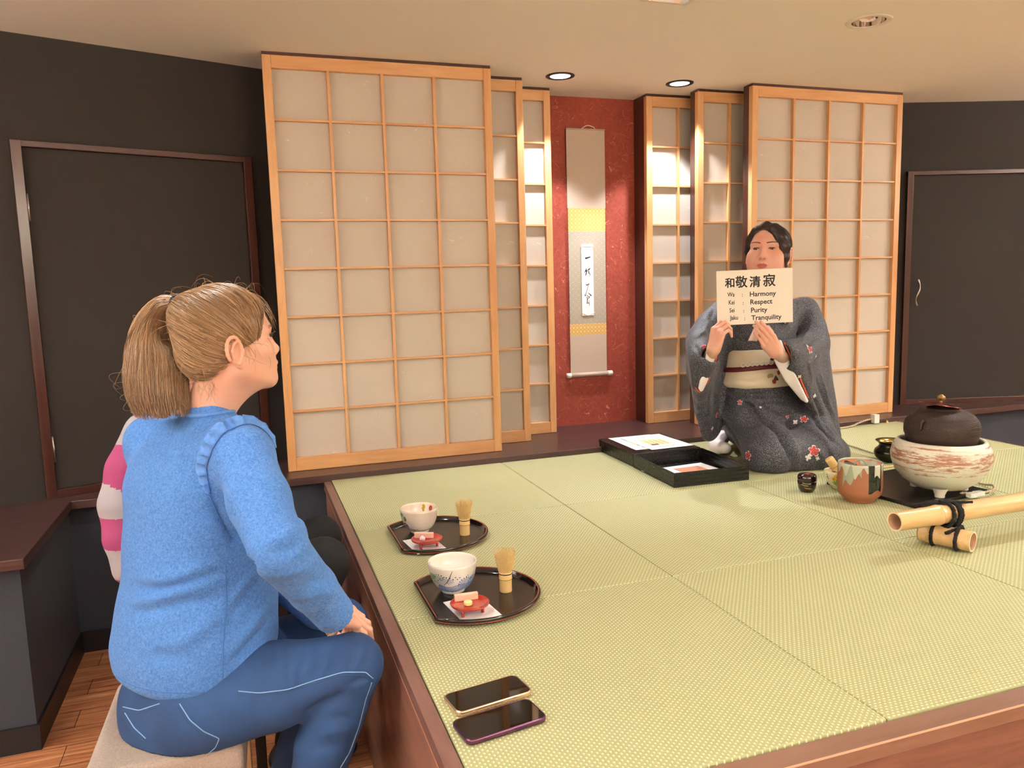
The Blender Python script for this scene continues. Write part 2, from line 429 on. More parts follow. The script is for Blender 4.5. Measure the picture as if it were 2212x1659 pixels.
obj('deck', BX((-.005, PY1+.0, TZ-.05), (PX1, -.001, TZ-.028)), m_apron, pf)
obj('edge_strip', BX((-.0308, PY1-.0458, TZ-.0365), (-.0292, 0, TZ-.0335)), M('worn_edge', 'b07c62', .5), pf)  # edge strips coloured paler than the rails
obj('edge_strip', BX((-.03, PY1-.0460, TZ-.008), (PX1+.02, PY1-.0448, TZ-.0045)), M('worn_edge_front', 'cfa489', .5), pf)
# tatami material: rows of small woven bumps, highlights painted in as lighter crests
t = NT('tatami_weave')
sep = t.n('ShaderNodeSeparateXYZ'); t.l(t.co(), sep.inputs[0])
p = .0112
ux = t.math('DIVIDE', sep.outputs[0], p); uy = t.math('DIVIDE', sep.outputs[1], p*.66)
rowi = t.math('FLOOR', uy)
odd = t.math('MULTIPLY', t.math('MODULO', t.math('ABSOLUTE', rowi), 2), .5)
fx = t.math('FRACT', t.math('ADD', ux, odd)); fy = t.math('FRACT', uy)
hx = t.math('SINE', t.math('MULTIPLY', fx, PI)); hy = t.math('SINE', t.math('MULTIPLY', fy, PI))
h = t.math('MULTIPLY', t.math('POWER', hx, .8), t.math('POWER', hy, .7))
crest = t.math('SMOOTH_MIN', 1.0, t.math('MULTIPLY', t.math('MAXIMUM', t.math('SUBTRACT', h, .74), 0), 4.6), .1)
g = t.noise(t.co(), 3.5, 3, .6); g2 = t.noise(t.co((1, 9, 1)), 60, 2, .5)
base = t.mix(g, lin('a8a87a'), lin('aeae83')); base = t.mix(t.math('MULTIPLY', g2, .25), base, lin('9b9b6e'))
t.set(Base_Color=t.mix(crest, base, lin('ebe8c0')), Roughness=.5)
t.b.inputs['Specular IOR Level'].default_value = .35
t.bump(h, .45, .0016)
m_tat = t.m
where = [['at the far left corner of the platform', 'behind the left bowls, second along the back edge', 'under the black boxes, third along the back edge', 'at the far right corner of the platform'],
         ['under the farther half-moon tray', 'in the middle row, right of the farther tray', 'in the middle row under the water jar and brazier', 'in the middle row at the right end'],
         ['under the two phones in the near left corner', 'in the near row with an empty surface, right of the phones', 'in the near row under the bamboo shadow', 'at the near right corner of the platform']]
for j in range(3):
    for i in range(4):
        m = BX((-MW/2+.0012, -MW/2+.0012, -.027), (MW/2-.0012, MW/2-.0012, 0))
        o = obj('tatami_mat', m, m_tat, loc=((i+.5)*MW, -(j+.5)*MW, TZ), rot=(0, 0, PI/2 if (i+j) % 2 == 0 else 0), bevel=.003)
        tag(o, 'square yellow-green tatami mat '+where[j][i], 'mat', 'square tatami mats of the platform')
# ================================================================== things on the platform
m_black = M('black_lacquer', '0d0a0a', .12, 0); m_black.node_tree.nodes['Principled BSDF'].inputs['Coat Weight'].default_value = .5
t = NT('black_grained_lacquer'); f = t.noise(t.co((1, 26, 1), (0, 0, .5)), 9, 4, .6, .5)
t.set(Base_Color=t.ramp(f, [(.35, lin('0c0908')), (.7, lin('251d1a'))]), Roughness=.24); t.bump(f, .25, .0006); m_traybed = t.m
m_redline = M('red_lacquer_line', 'b4452e', .3)
m_red = M('red_lacquer', 'ad2f24', .13); m_red.node_tree.nodes['Principled BSDF'].inputs['Coat Weight'].default_value = .5
m_sheet = M('white_paper', 'f2eff0', .7)
m_bamboo = M('pale_bamboo', 'd8b06c', .42, col2='e6c488', nscale=10, stretch=(1, 1, .2))
m_tine = M('bamboo_tines', 'd9b36c', .5, col2='edd39a', nscale=40)
m_thread = M('black_thread', '1a1616', .7)
def tray_outline(r, d, ins, na=84, nc=24):
    rr = r-ins; xx = -d+ins; a0 = math.acos(max(-1, xx/rr)); pts = []
    for k in range(na+1):
        a = -a0 + 2*a0*k/na; pts.append((rr*math.cos(a), rr*math.sin(a)))
    y = rr*math.sin(a0)
    for k in range(1, nc): pts.append((xx, y-2*y*k/nc))
    return pts
def tray(x, y, label, rot=0):
    o = thing('half_moon_tray', label, 'tray', (x, y, TZ+.0005), rot, 'half-moon trays of the guests')
    prof = [(.024, 0), (.010, .0015), (.003, .006), (.001, .0085)]
    prof2 = [(.001, .0085), (.0012, .0095)]
    prof3 = [(.0012, .0095), (.0, .014), (.001, .0175), (.0035, .0188), (.0050, .0186)]
    red = [(.0050, .0186), (.0068, .0180)]
    prof4 = [(.0068, .0180), (.0095, .014), (.013, .0085), (.0155, .0065)]
    m = MB()
    for pr_, mi in ((prof, 0), (prof2, 1), (prof3, 0), (red, 1), (prof4, 0)):
        m.grid([[(a, b, z) for a, b in tray_outline(.174, .125, i)] for i, z in pr_], mi, True)
    m.add([(a, b, 0) for a, b in tray_outline(.174, .125, .024)], [tuple(range(108-1, -1, -1))], 0)
    obj('rim', m, [m_black, m_redline], o, auto=50)
    m = MB(); pts = tray_outline(.174, .125, .0155); m.prism(pts, .004, .0066)
    obj('tray_bed', m, m_traybed, o)
    return o
tray(.222, -.905, 'black half-moon tray farther from the viewer, with the bowl painted with a white radish shape')
tray(.203, -1.415, 'black half-moon tray nearer the viewer, carrying the wave-painted bowl')
TB = TZ+.0072          # top of a tray bed
# --- bowls
def cerm(name, c1, c2, rough=.18, ns=14):
    t = NT(name); f = t.noise(t.co(), ns, 4, .65)
    t.set(Base_Color=t.ramp(f, [(.35, lin(c1)), (.66, lin(c2))]), Roughness=rough)
    t.b.inputs['Coat Weight'].default_value = .4; t.b.inputs['Coat Roughness'].default_value = .06; return t.m
m_bowlA = cerm('cream_pink_glaze', 'e3d0bd', 'efe3d6'); m_bowlB = cerm('cream_white_glaze', 'efe8da', 'f4efe4', ns=6)
m_bowlC = cerm('ivory_glaze', 'e6d9ae', 'ece0bd')
inks = {k: M('painted_'+k, v, .3) for k, v in dict(blue='2f5290', paleblue='7389b5', green='2c7a5e', leaf='6f9a3c', darkgreen='1d5a44', brown='4d2b22', black='221a1c',
        white='f1edf0', maroon='5c1716', gold='b48f1f', redink='a33324', yellow='e2a92f', orange='c0611d', ltgreen='9fcb9a').items()}
INK = list(inks)
def imat(base): return [base]+[inks[k] for k in INK]
def ii(k): return 1+INK.index(k)
def prof_r(prof, z):
    for (r0, z0), (r1, z1) in zip(prof, prof[1:]):
        if z0 <= z <= z1 and z1 > z0: return r0+(r1-r0)*(z-z0)/(z1-z0)
    return prof[-1][0]
def lpt(prof, a, z, off=.0004):
    r = prof_r(prof, z)+off; return Vector((r*math.cos(a), r*math.sin(a), z))
def stroke(m, fn, pts, w, mi):
    """ribbon over a surface fn(a,z); pts are (a,z); w width (m) or list"""
    P = [fn(a, z) for a, z in pts]; n = len(P); W = w if hasattr(w, '__len__') else [w]*n; vs = []
    for i, p in enumerate(P):
        t = (P[min(i+1, n-1)]-P[max(i-1, 0)]).normalized(); nn = Vector((p.x, p.y, 0)).normalized(); s = t.cross(nn)
        if s.length < 1e-6: s = Vector((0, 0, 1))
        s.normalize(); vs += [p+s*W[i]/2, p-s*W[i]/2]
    m.add(vs, [(2*i, 2*i+1, 2*i+3, 2*i+2) for i in range(n-1)], mi)
def blob(m, fn, c, ra, rz, mi, n=18, fx=None):
    vs = [fn(*c)]
    for k in range(n):
        t_ = 2*PI*k/n; s = 1 if fx is None else fx(t_); vs.append(fn(c[0]+ra*s*math.cos(t_), c[1]+rz*s*math.sin(t_)))
    m.add(vs, [(0, 1+k, 1+(k+1) % n) for k in range(n)], mi)
def bowl(x, y, z, R_, H, label, base, paint, foot=.030, fh=.008):
    o = thing('tea_bowl', label, 'bowl', (x, y, z))
    out = [(foot, 0), (foot+.001, fh*.6), (foot-.001, fh)] + [(foot + (R_-foot)*math.sin(PI/2*u)**.86 if u > 0 else foot-.001, fh+(H-fh)*(1-math.cos(PI/2*u))**.80) for u in [i/16 for i in range(1, 17)]]
    out = sorted(out, key=lambda q: q[1])
    inn = [(R_-.0022, H+.0006), (R_-.004, H-.003)] + [((R_-.0045)*math.sin(PI/2*u)**.86, fh+.005+(H-fh-.006)*(1-math.cos(PI/2*u))**.80) for u in [i/14 for i in range(13, 0, -1)]] + [(.0001, fh+.005)]
    m = MB(); m.lathe([(.0001, .002), (foot-.004, .002), (foot-.003, 0)]+out+inn, 72, cap=False)
    paint(m, lambda a, zz: lpt(out, a, zz), lambda a, zz: lpt([(r, z_) for r, z_ in reversed(inn)], a, zz, -.0006), R_, H)
    obj('bowl_body', m, imat(base), o, smooth=True, fix=False)
    return o
FA = math.radians(-104)
def paint_waves(m, f, g, R_, H):
    w = .0011
    # indigo swell and curling wave crests
    for k in range(7):
        z = .010+.0033*k; ph = .12*k
        stroke(m, f, [(FA-1.0+ph*.4+j*.11, z+.0035*math.sin(j*.55+ph*3)+.0028*max(0, j-11)*.5) for j in range(22)], w*1.3, ii('blue' if k % 2 == 0 else 'paleblue'))
    for (a0, z0, s, inkn) in ((FA-.28, .033, 1.45, 'blue'), (FA-.62, .042, 1.25, 'green'), (FA+.62, .032, 1.15, 'blue'), (FA-1.0, .044, 1.0, 'green'), (FA+1.05, .036, .9, 'blue')):
        for q in range(4):
            rr = (.0125-.0026*q)*s
            stroke(m, f, [(a0+rr/R_*1.25*math.cos(t_), z0+rr*math.sin(t_)) for t_ in [PI*1.15-j*.26 for j in range(13)]], w, ii(inkn))
        for q in range(8):
            t_ = PI*1.05-q*.35
            blob(m, f, (a0+.0155*s/R_*1.25*math.cos(t_), z0+.0155*s*math.sin(t_)), .034, .0018, ii(inkn), 8)
    for (a, z) in ((.12, .056), (.2, .050), (.30, .054), (.62, .052), (.70, .055), (1.05, .056), (1.12, .059), (0, .050)):
        blob(m, f, (FA+a, z), .03, .0015, ii('blue'), 8)
    blob(m, f, (FA+1.0, .022), .5, .006, ii('paleblue'), 20)
    stroke(m, f, [(FA-.42+.42*(j/12)**.6*1.0, .034+.040*j/12) for j in range(13)], [.0004+.0016*math.sin(PI*(j+1)/14) for j in range(13)], ii('brown'))
def paint_radish(m, f, g, R_, H):
    a = FA-1.05
    blob(m, f, (a+.10, .046+.012), .17, .006, ii('ltgreen'), 18); blob(m, f, (a-.05, .064), .16, .006, ii('green'), 18); blob(m, f, (a+.22, .053), .10, .008, ii('darkgreen'), 18)
    blob(m, f, (a+.12, .028), .20, .012, ii('maroon'), 20); blob(m, f, (a+.32, .030), .22, .0105, ii('white'), 20)
    stroke(m, f, [(a+.14+.02*j, .041-.0001*j*j+.001*math.sin(j)) for j in range(12)] + [(a+.40+.05*j, .026-.0018*j) for j in range(8)], .0008, ii('black'))
    stroke(m, f, [(a+.60+.05*j, .018+.0025*math.sin(j*1.4)) for j in range(9)], .0007, ii('black'))
    b = math.radians(62)
    for (da, z, ra, rz) in ((0, .068, .09, .0045), (.03, .060, .09, .004), (0, .054, .08, .0035), (-.05, .064, .05, .006)):
        blob(m, g, (b+da, z), ra, rz, ii('gold'), 14)
    blob(m, g, (b-.50, .062), .14, .009, ii('redink'), 16)
def paint_sun(m, f, g, R_, H):
    a = math.radians(-148)
    for (da, z, s) in ((.12, .052, 1), (-.10, .043, .75)):
        for q in range(12):
            t_ = 2*PI*q/12; blob(m, f, (a+da+.16*s*math.cos(t_), z+.0078*s*math.sin(t_)), .055*s, .0032*s, ii('yellow'), 8)
        blob(m, f, (a+da, z), .10*s, .0052*s, ii('yellow'), 12); blob(m, f, (a+da, z), .07*s, .0036*s, ii('orange'), 12)
    stroke(m, f, [(a+.12-.01*j, .046-.0035*j) for j in range(9)], .0012, ii('leaf'))
    for t_ in (-.6, .1, .7, 1.35, 2.1, 2.6):
        stroke(m, f, [(a+.02+.05*j*math.cos(t_), .018+.0042*j*math.sin(t_)) for j in range(8)], [.001+.0045*math.sin(PI*j/7) for j in range(8)], ii('leaf'))
    for (da, z) in ((-.62, .056), (-.60, .049), (-.55, .042), (-.66, .045)):
        blob(m, f, (a+da, z), .05, .0022, ii('black'), 7)
bowl(.192, -.846, TB, .0605, .078, 'cream tea bowl painted with a white radish shape, standing on the farther tray', m_bowlA, paint_radish)
bowl(.168, -1.362, TB, .0625, .080, 'cream tea bowl painted with blue and green waves, standing on the nearer tray', m_bowlB, paint_waves)
# --- whisks
def whisk_parts(o, seed=1, used=False):
    rnd = random.Random(seed)
    m = MB(); m.lathe([(.0001, .0), (.0152, .0), (.0158, .002), (.0158, .030), (.0165, .032), (.0172, .035), (.0165, .0375), (.0166, .040), (.0172, .052), (.0150, .053), (.0001, .053)], 32, cap=False)
    obj('handle', m, m_bamboo, o, smooth=True)
    m = MB()
    for k in range(2): m.tube([(.0174*math.cos(a), .0174*math.sin(a), .0485+.0012*k+.0006*math.sin(a)) for a in [i*2*PI/24 for i in range(24)]], .0008, 6, closed=True)
    m.tube([(.0174*math.cos(a), .0174*math.sin(a), .0345) for a in [i*2*PI/24 for i in range(24)]], .0005, 5, closed=True)
    obj('binding', m, m_thread, o, smooth=True)
    m = MB(); N = 84
    for k in range(N):
        a = 2*PI*k/N+rnd.uniform(-.02, .02); R1 = .0275+rnd.uniform(-.0015, .0018); P = []
        for j in range(9):
            u = j/8; r = .0158+(R1-.0158)*(u**.8 if u < .85 else .85**.8-(u-.85)*1.2); z = .051+.064*u
            if j >= 7: z -= .004*(j-6)*rnd.uniform(.5, 1)
            P.append(((r)*math.cos(a), r*math.sin(a), z))
        m.tube(P, [.00075]*5+[.0006, .0005, .0004, .0003], 4)
    for k in range(40):
        a = 2*PI*k/40+rnd.uniform(-.1, .1); R1 = rnd.uniform(.004, .014); P = []
        for j in range(7):
            u = j/6; r = .013+(R1-.013)*math.sin(u*PI/2); P.append((r*math.cos(a+.25*u), r*math.sin(a+.25*u), .051+(.058+rnd.uniform(-.002, .002))*u))
        m.tube(P, .0006, 4)
    obj('tines', m, m_tine, o, kind='stuff')
def whisk(x, y, z, label, seed, rot=0):
    o = thing('bamboo_whisk', label, 'whisk', (x, y, z), rot, 'bamboo tea whisks'); whisk_parts(o, seed); return o
whisk(.316, -.940, TB, 'bamboo tea whisk standing upright on the farther tray', 1)
whisk(.291, -1.422, TB, 'bamboo tea whisk standing upright on the nearer tray', 2)
# --- sheets of paper, red dishes, sweets
def paper(x, y, rot, w, l, label, z=TB):
    m = BX((-w/2, -l/2, .0003), (w/2, l/2, .0012))
    o = obj('folded_paper', m, m_sheet, loc=(x, y, z), rot=(0, 0, rot)); tag(o, label, 'paper', 'folded white papers under the dishes')
paper(.176, -.985, .12, .092, .140, 'white folded paper under the red dish on the farther tray')
paper(.180, -1.496, .12, .096, .142, 'white folded paper under the red dish on the nearer tray')
def dish(x, y, label):
    o = thing('footed_dish', label, 'dish', (x, y, TB+.0013), 0, 'red lacquered sweet dishes'); o.scale = (1, 1, 1.3)
    m = MB(); m.lathe([(.0001, .007), (.020, .0075), (.034, .011), (.0455, .0165), (.0475, .0195), (.0465, .0205), (.0445, .0195), (.036, .0165), (.0001, .0155)], 56, cap=False)
    obj('dish_body', m, m_red, o, smooth=True)
    for k in range(3):
        a = 2*PI*k/3-.35; c = (.030*math.cos(a), .030*math.sin(a))
        obj('foot', MB().lathe([(.0042, 0), (.0036, .004), (.0044, .0115)], 14, (c[0], c[1], 0)), m_red, o, smooth=True)
    return o
dish(.180, -1.006, 'red footed dish with a pink bar and a ball-shaped sweet on the farther tray')
dish(.170, -1.515, 'red footed dish with a pink bar and a flat yellow sweet on the nearer tray')
DT = TB+.0013+.0215
m_jelly = M('pink_translucent_jelly', 'efc9b2', .25, **{'Subsurface_Weight': .6, 'Subsurface_Scale': .01, 'Coat_Weight': .3})
m_jelly_in = M('jelly_core', 'c9a27c', .4)
m_yel = M('pale_yellow_sugar', 'efe39a', .6); m_wht = M('white_pink_sugar', 'f5e9ee', .5); m_pk = M('pink_stripe', 'dd7f9c', .5)
for (x, y, rot, lab) in ((.176, -.9865, -.42, 'pink translucent sweet bar on the farther red dish'), (.168, -1.489, -.05, 'pink translucent sweet bar on the nearer red dish')):
    o = obj('sweet_bar', BX((-.029, -.0055, 0), (.029, .0055, .0165)), m_jelly, loc=(x, y, DT), rot=(0, 0, rot), bevel=.0012)
    tag(o, lab, 'sweet')
m = MB(); m.lathe([(.0001, 0), (.0098, 0), (.0104, .0012), (.0104, .0066), (.0098, .0078), (.0001, .008)], 32, cap=False)
tag(obj('sugar_sweet', m, m_yel, loc=(.165, -1.517, DT), smooth=False, auto=40), 'flat round pale yellow sweet on the nearer red dish', 'sweet')
m = MB(); m.lathe([(max(.0001, .0088*math.sin(PI*k/16)), .0075-.0075*math.cos(PI*k/16)) for k in range(17)], 32, cap=False, fn=lambda r, z, a: r*(1+.05*math.cos(8*a)))
o = obj('sugar_sweet', m, m_wht, loc=(.165, -1.012, DT), smooth=True)
ms = MB()
for k in range(8):
    a0 = 2*PI*k/8
    P = [(.00905*math.sin(PI*j/12)*math.cos(a0+.5*j/12), .00905*math.sin(PI*j/12)*math.sin(a0+.5*j/12), .0075-.0078*math.cos(PI*j/12)) for j in range(2, 11)]
    ms.tube(P, .0006, 5)
join_into(o, obj('pink_stripes', ms, m_pk, o, smooth=True)); tag(o, 'small white and pink ball-shaped sweet on the farther red dish', 'sweet')
# --- phones
def rrect(w, h, r, n=8):
    pts = []
    for cx, cy, a0 in ((w/2-r, h/2-r, 0), (-w/2+r, h/2-r, PI/2), (-w/2+r, -h/2+r, PI), (w/2-r, -h/2+r, 1.5*PI)):
        for k in range(n+1): pts.append((cx+r*math.cos(a0+PI/2*k/n), cy+r*math.sin(a0+PI/2*k/n)))
    return pts
m_screen = M('black_glass', '050506', .03); m_screen.node_tree.nodes['Principled BSDF'].inputs['Specular IOR Level'].default_value = .7
m_gold = M('pale_gold_metal', 'd8b79a', .22, .8); m_purple = M('purple_metal', '6d4660', .2, .85); m_clear = M('clear_case', 'e0d2b8', .12, **{'Transmission_Weight': .75, 'IOR': 1.4})
m_dkpurple = M('dark_violet_metal', '4d3a66', .15, .9)
def phone(x, y, rot, label, body, rim):
    L, W_ = .1580, .0775
    o = thing('phone', label, 'phone', (x, y, TZ+.0006), rot, 'two phones lying near the platform edge')
    m = MB(); rows = []
    for ins, z in ((.0025, 0), (.0005, .0015), (0, .004), (0, .0085), (.0008, .0103), (.0024, .0108), (.0032, .0098)):
        rows.append([(a, b, z) for a, b in rrect(L-2*ins, W_-2*ins, .0135-ins*.6)])
    m.grid(rows, 0, True); m.add([(a, b, 0) for a, b in rrect(L-.005, W_-.005, .012)], [tuple(range(36))], 0)
    obj('case', m, rim, o, auto=50)
    obj('screen', MB().prism(rrect(L-.0060, W_-.0060, .0112), .004, .0101), m_screen, o)
    obj('side_button', MB().box((.012, -W_/2-.0007, .0045), (.035, -W_/2+.001, .0072)), body, o, bevel=.0004)
    obj('side_button', MB().box((-.052, -W_/2-.0006, .005), (-.045, -W_/2+.001, .007)), body, o, bevel=.0003)
    return o
phone(.099, -1.889, .155, 'black-screened phone in a pale gold case, farther of the two phones', m_gold, m_gold)
phone(.092, -1.983, .150, 'black-screened phone in a purple case, nearer of the two phones', m_dkpurple, m_purple)
# --- black boxes and printed sheets
t = NT('black_checked_lacquer'); ck = t.n('ShaderNodeTexChecker'); ck.inputs['Scale'].default_value = 130; t.l(t.co((1, 1, 1), (0, 0, PI/4)), ck.inputs['Vector'])
t.set(Base_Color=lin('12100e'), Roughness=t.math('ADD', t.math('MULTIPLY', ck.outputs['Fac'], .1), .26)); t.bump(ck.outputs['Fac'], .2, .0005); m_box = t.m
BH = .057
o = thing('lidded_box', 'black square box with printed sheets on top, touching the dark ledge', 'box', (1.385, -.163, TZ+.0005), -.02)
obj('box_body', BX((-.160, -.177, 0), (.160, .172, BH-.016)), m_box, o, bevel=.001); obj('lid', BX((-.162, -.179, BH-.016), (.162, .174, BH)), m_box, o, bevel=.0015)
o = thing('open_box', 'black square open box holding a printed sheet, in front of the kneeling person', 'box', (1.372, -.532, TZ+.0005), -.045)
m = MB(); w_ = .162; l_ = .180; tt = .004
m.box((-w_, -l_, 0), (w_, l_, .004)); 
for a, b in (((-w_, -l_, .004), (w_, -l_+tt, BH)), ((-w_, l_-tt, .004), (w_, l_, BH)), ((-w_, -l_+tt, .004), (-w_+tt, l_-tt, BH)), ((w_-tt, -l_+tt, .004), (w_, l_-tt, BH))): m.box(a, b)
obj('box_body', m, m_box, o, bevel=.0006)
m_ptan = M('printed_tan', 'd9b183', .7); m_pyel = M('printed_cream', 'f0dfae', .7); m_pbr = M('printed_brown', '7a5140', .7); m_pgr = M('printed_grey', '6d6a70', .7); m_pred = M('printed_red', '9d3226', .7); m_psal = M('printed_salmon', 'cf8d70', .7)
PM = [m_sheet, m_ptan, m_pyel, m_pbr, m_pgr, m_pred, m_psal]
def printed(x, y, z, rot, w, l, label, draw, curl=0.0):
    m = MB(); n = 14
    H_ = lambda a, b: .0008+curl*(max(0, (b/l+.5)-.72))**2*(1)+curl*.35*max(0, (-a/w-.2))**2
    rows = [[(-w/2+w*i/n, -l/2+l*j/n, H_(-w/2+w*i/n, -l/2+l*j/n)) for i in range(n+1)] for j in range(n+1)]
    m.grid(rows, 0); m.grid([[(a, b, c-.0006) for a, b, c in r] for r in rows], 0)
    o = obj('printed_sheet', m, PM, loc=(x, y, z), rot=(0, 0, rot), fix=False)
    q = MB()
    def rect(x0, y0, x1, y1, mi, k=5, sk=0):
        q.grid([[(x0+(x1-x0)*i/k, y0+(y1-y0)*j/k, H_(x0+(x1-x0)*i/k, y0+(y1-y0)*j/k)+.0004+.0001*mi) for i in range(k+1)] for j in range(k+1)], mi)
    draw(rect)
    join_into(o, obj('print', q, PM, None, fix=False)); tag(o, label, 'paper'); return o
def d1_(r):
    r(-.06, -.07, .05, .06, 2); r(-.05, -.02, .045, .05, 1)
    for k in range(4): r(-.045+.025*k, -.06, -.042+.025*k, .03, 3)
    for k in range(3): r(-.045, -.055+.03*k, .035, -.053+.03*k, 3)
    r(-.055, -.068, -.02, -.045, 3)
    rr = random.Random(4)
    for yy in (-.105, .085):
        for k in range(14):
            a = -.06+.008*k; r(a, yy+rr.uniform(-.002, .001), a+.005, yy+rr.uniform(.002, .006), 4, 1)
def d2_(r):
    r(-.02, -.06, .10, .06, 6); r(.0, -.05, .05, -.02, 5); r(.02, .0, .09, .012, 3); r(.03, .03, .06, .055, 3); r(-.01, -.058, .05, -.05, 5); r(.055, -.03, .09, -.01, 1)
printed(1.375, -.14, TZ+BH+.0008, -.02, .215, .285, 'lower white printed sheet on the closed black box, peeking out at the left', d1_, 0)
printed(1.425, -.165, TZ+BH+.0024, .03, .21, .29, 'upper white printed sheet with a tan room drawing on the closed black box', d1_, .012)
printed(1.365, -.52, TZ+.0052, .06, .295, .205, 'white sheet with a salmon-coloured photograph lying inside the open black box', d2_, 0)
# --- tea caddy
C_ = lambda name, *a, **k: M(name, *a, **k)
m_caddy = M('dark_maroon_lacquer', '1a0908', .08); m_caddy.node_tree.nodes['Principled BSDF'].inputs['Coat Weight'].default_value = .6
o = thing('tea_caddy', 'small dark lacquered tea caddy with gold lines and a red leaf on its lid', 'tea caddy', (1.613, -.945, TZ+.0005)); o.scale = (.95, .95, 1)
cb_ = obj('caddy_body', MB().lathe([(.0001, 0), (.023, 0), (.026, .002), (.0325, .014), (.035, .030), (.0352, .042), (.0001, .042)], 56, cap=False), m_caddy, o, smooth=True)
obj('lid', MB().lathe([(.0353, .0425), (.0356, .052), (.034, .060), (.029, .0655), (.018, .0675), (.0001, .068)], 56, cap=False), m_caddy, o, smooth=True)
prof = [(.023, 0), (.026, .002), (.0325, .014), (.035, .030), (.0352, .042)]
f = lambda a, z: lpt(prof, a, z, .0004); m = MB(); a0 = math.radians(-128)
stroke(m, f, [(a0-.7+.09*j, .031-.0004*j+.0006*math.sin(j)) for j in range(10)], [.0006+.0012*math.sin(PI*(j+1)/11) for j in range(10)], ii('gold'))
stroke(m, f, [(a0-.3+.1*j, .020-.0005*j) for j in range(10)], [.0006+.0012*math.sin(PI*(j+1)/11) for j in range(10)], ii('gold'))
vs = [(-.004, -.006, .0686)] + [(-.004+(.020 if k % 2 == 0 else .009)*math.cos(2*PI*k/10+.3), -.008+(.020 if k % 2 == 0 else .009)*math.sin(2*PI*k/10+.3), .0686-.002*(k % 2 == 0)) for k in range(10)]
m.add(vs, [(0, 1+k, 1+(k+1) % 10) for k in range(10)], ii('redink')); join_into(cb_, obj('gold_and_red_painting', m, imat(m_caddy), o, fix=False))
# --- sunflower bowl with whisk and scoop inside
bowl(1.752, -.955, TZ+.0005, .056, .066, 'ivory tea bowl painted with yellow flowers, half hidden behind the water jar', m_bowlC, paint_sun, .026)
o = thing('bamboo_whisk', 'bamboo whisk lying handle-up inside the flower-painted bowl', 'whisk', (1.795, -.925, TZ+.030), (PI+.62, .0, 1.05), 'bamboo tea whisks')
o.rotation_mode = 'QUATERNION'; dirv = Vector((-.55, .20, .80)).normalized(); o.rotation_quaternion = (-dirv).to_track_quat('Z', 'X')
o.location = Vector((1.722, -.930, TZ+.109)); whisk_parts(o, 5)
m = MB(); P = [Vector((1.695, -1.000, TZ+.0800)), Vector((1.725, -.990, TZ+.0740)), Vector((1.758, -.978, TZ+.0675)), Vector((1.785, -.970, TZ+.0610)), Vector((1.793, -.967, TZ+.0585))]
m.tube(P, [.0024, .0018, .0016, .0016, .0014], 8, flat=1.6, up=(0, 1, 0))
tag(obj('tea_scoop', m, M('pale_scoop_bamboo', 'eed9ad', .5), smooth=True), 'thin pale bamboo tea scoop resting across the flower-painted bowl', 'tea scoop')
# --- water jar with running glazes
t = NT('terracotta_and_glazes')
sp = t.n('ShaderNodeSeparateXYZ'); t.l(t.co(), sp.inputs[0])
ang = t.math('ARCTAN2', sp.outputs[1], sp.outputs[0]); zz = sp.outputs[2]
wav = t.noise(t.co((1, 1, .08)), 24, 0, .5); wav2 = t.noise(t.co((1, 1, .06), (0, 0, 0), (3, 1, 0)), 36, .6, .5); fine = t.noise(t.co((1, 1, .5)), 70, 4, .7)
terra = t.mix(t.math('ADD', t.math('MULTIPLY', t.math('SINE', t.math('MULTIPLY', zz, 2400)), .22), .5), lin('8f5538'), lin('a06848'))
# camera sees angles around -128 degrees; u grows to the right
u = t.math('ADD', ang, math.radians(128))
def step(a, b, w=60): return t.math('MINIMUM', t.math('MAXIMUM', t.math('MULTIPLY', t.math('SUBTRACT', a, b), w), 0), 1)
left = t.math('SUBTRACT', 1.0, step(t.math('ADD', u, t.math('MULTIPLY', wav, .5)), .18, 30))
far_l = t.math('MULTIPLY', t.math('SUBTRACT', -.55, u), .10)
lev_g = t.math('SUBTRACT', t.math('ADD', .078, t.math('MULTIPLY', t.math('SUBTRACT', wav, .5), -.24)), t.math('MAXIMUM', far_l, 0))
g_drip = t.math('MULTIPLY', step(zz, lev_g, 900), left)
c1 = t.mix(g_drip, terra, lin('9b9f8a'))
lev_w = t.math('ADD', .108, t.math('MULTIPLY', t.math('SUBTRACT', wav2, .5), -.16)); w_drip = step(zz, lev_w, 900)
c2 = t.mix(w_drip, c1, lin('b9bba6'))
right = t.math('MULTIPLY', step(t.math('ADD', u, t.math('MULTIPLY', wav2, .4)), .46, 30), t.math('SUBTRACT', 1.0, step(u, 1.02, 20)))
blk = t.math('MULTIPLY', right, step(zz, t.math('ADD', .030, t.math('MULTIPLY', wav, .035)), 500))
c3 = t.mix(blk, c2, t.ramp(fine, [(.40, lin('2e2f26')), (.60, lin('0f0f0d'))]))
cre = t.math('MULTIPLY', t.math('MULTIPLY', right, step(zz, t.math('ADD', .072, t.math('MULTIPLY', wav2, .055)), 700)), step(wav, .47, 40))
c4 = t.mix(cre, c3, lin('c2c2ae'))
gl = t.math('MAXIMUM', t.math('MAXIMUM', g_drip, w_drip), blk)
t.set(Base_Color=c4, Roughness=t.math('SUBTRACT', .6, t.math('MULTIPLY', gl, .48))); t.bump(t.math('ADD', t.math('MULTIPLY', gl, .8), t.math('MULTIPLY', t.math('SINE', t.math('MULTIPLY', zz, 2400)), .06)), .5, .001)
m_jar = t.m; m_terra = M('terracotta', 'bb7149', .6); m_gglaze = M('grey_green_glaze', 'a5a894', .15); m_bglaze = M('black_glaze', '1d1a18', .1)
o = thing('water_jar', 'terracotta water jar with grey and black running glazes, left of the brazier', 'jar', (1.698, -1.112, TZ+.0005)); o.scale = (.94, .94, .98)
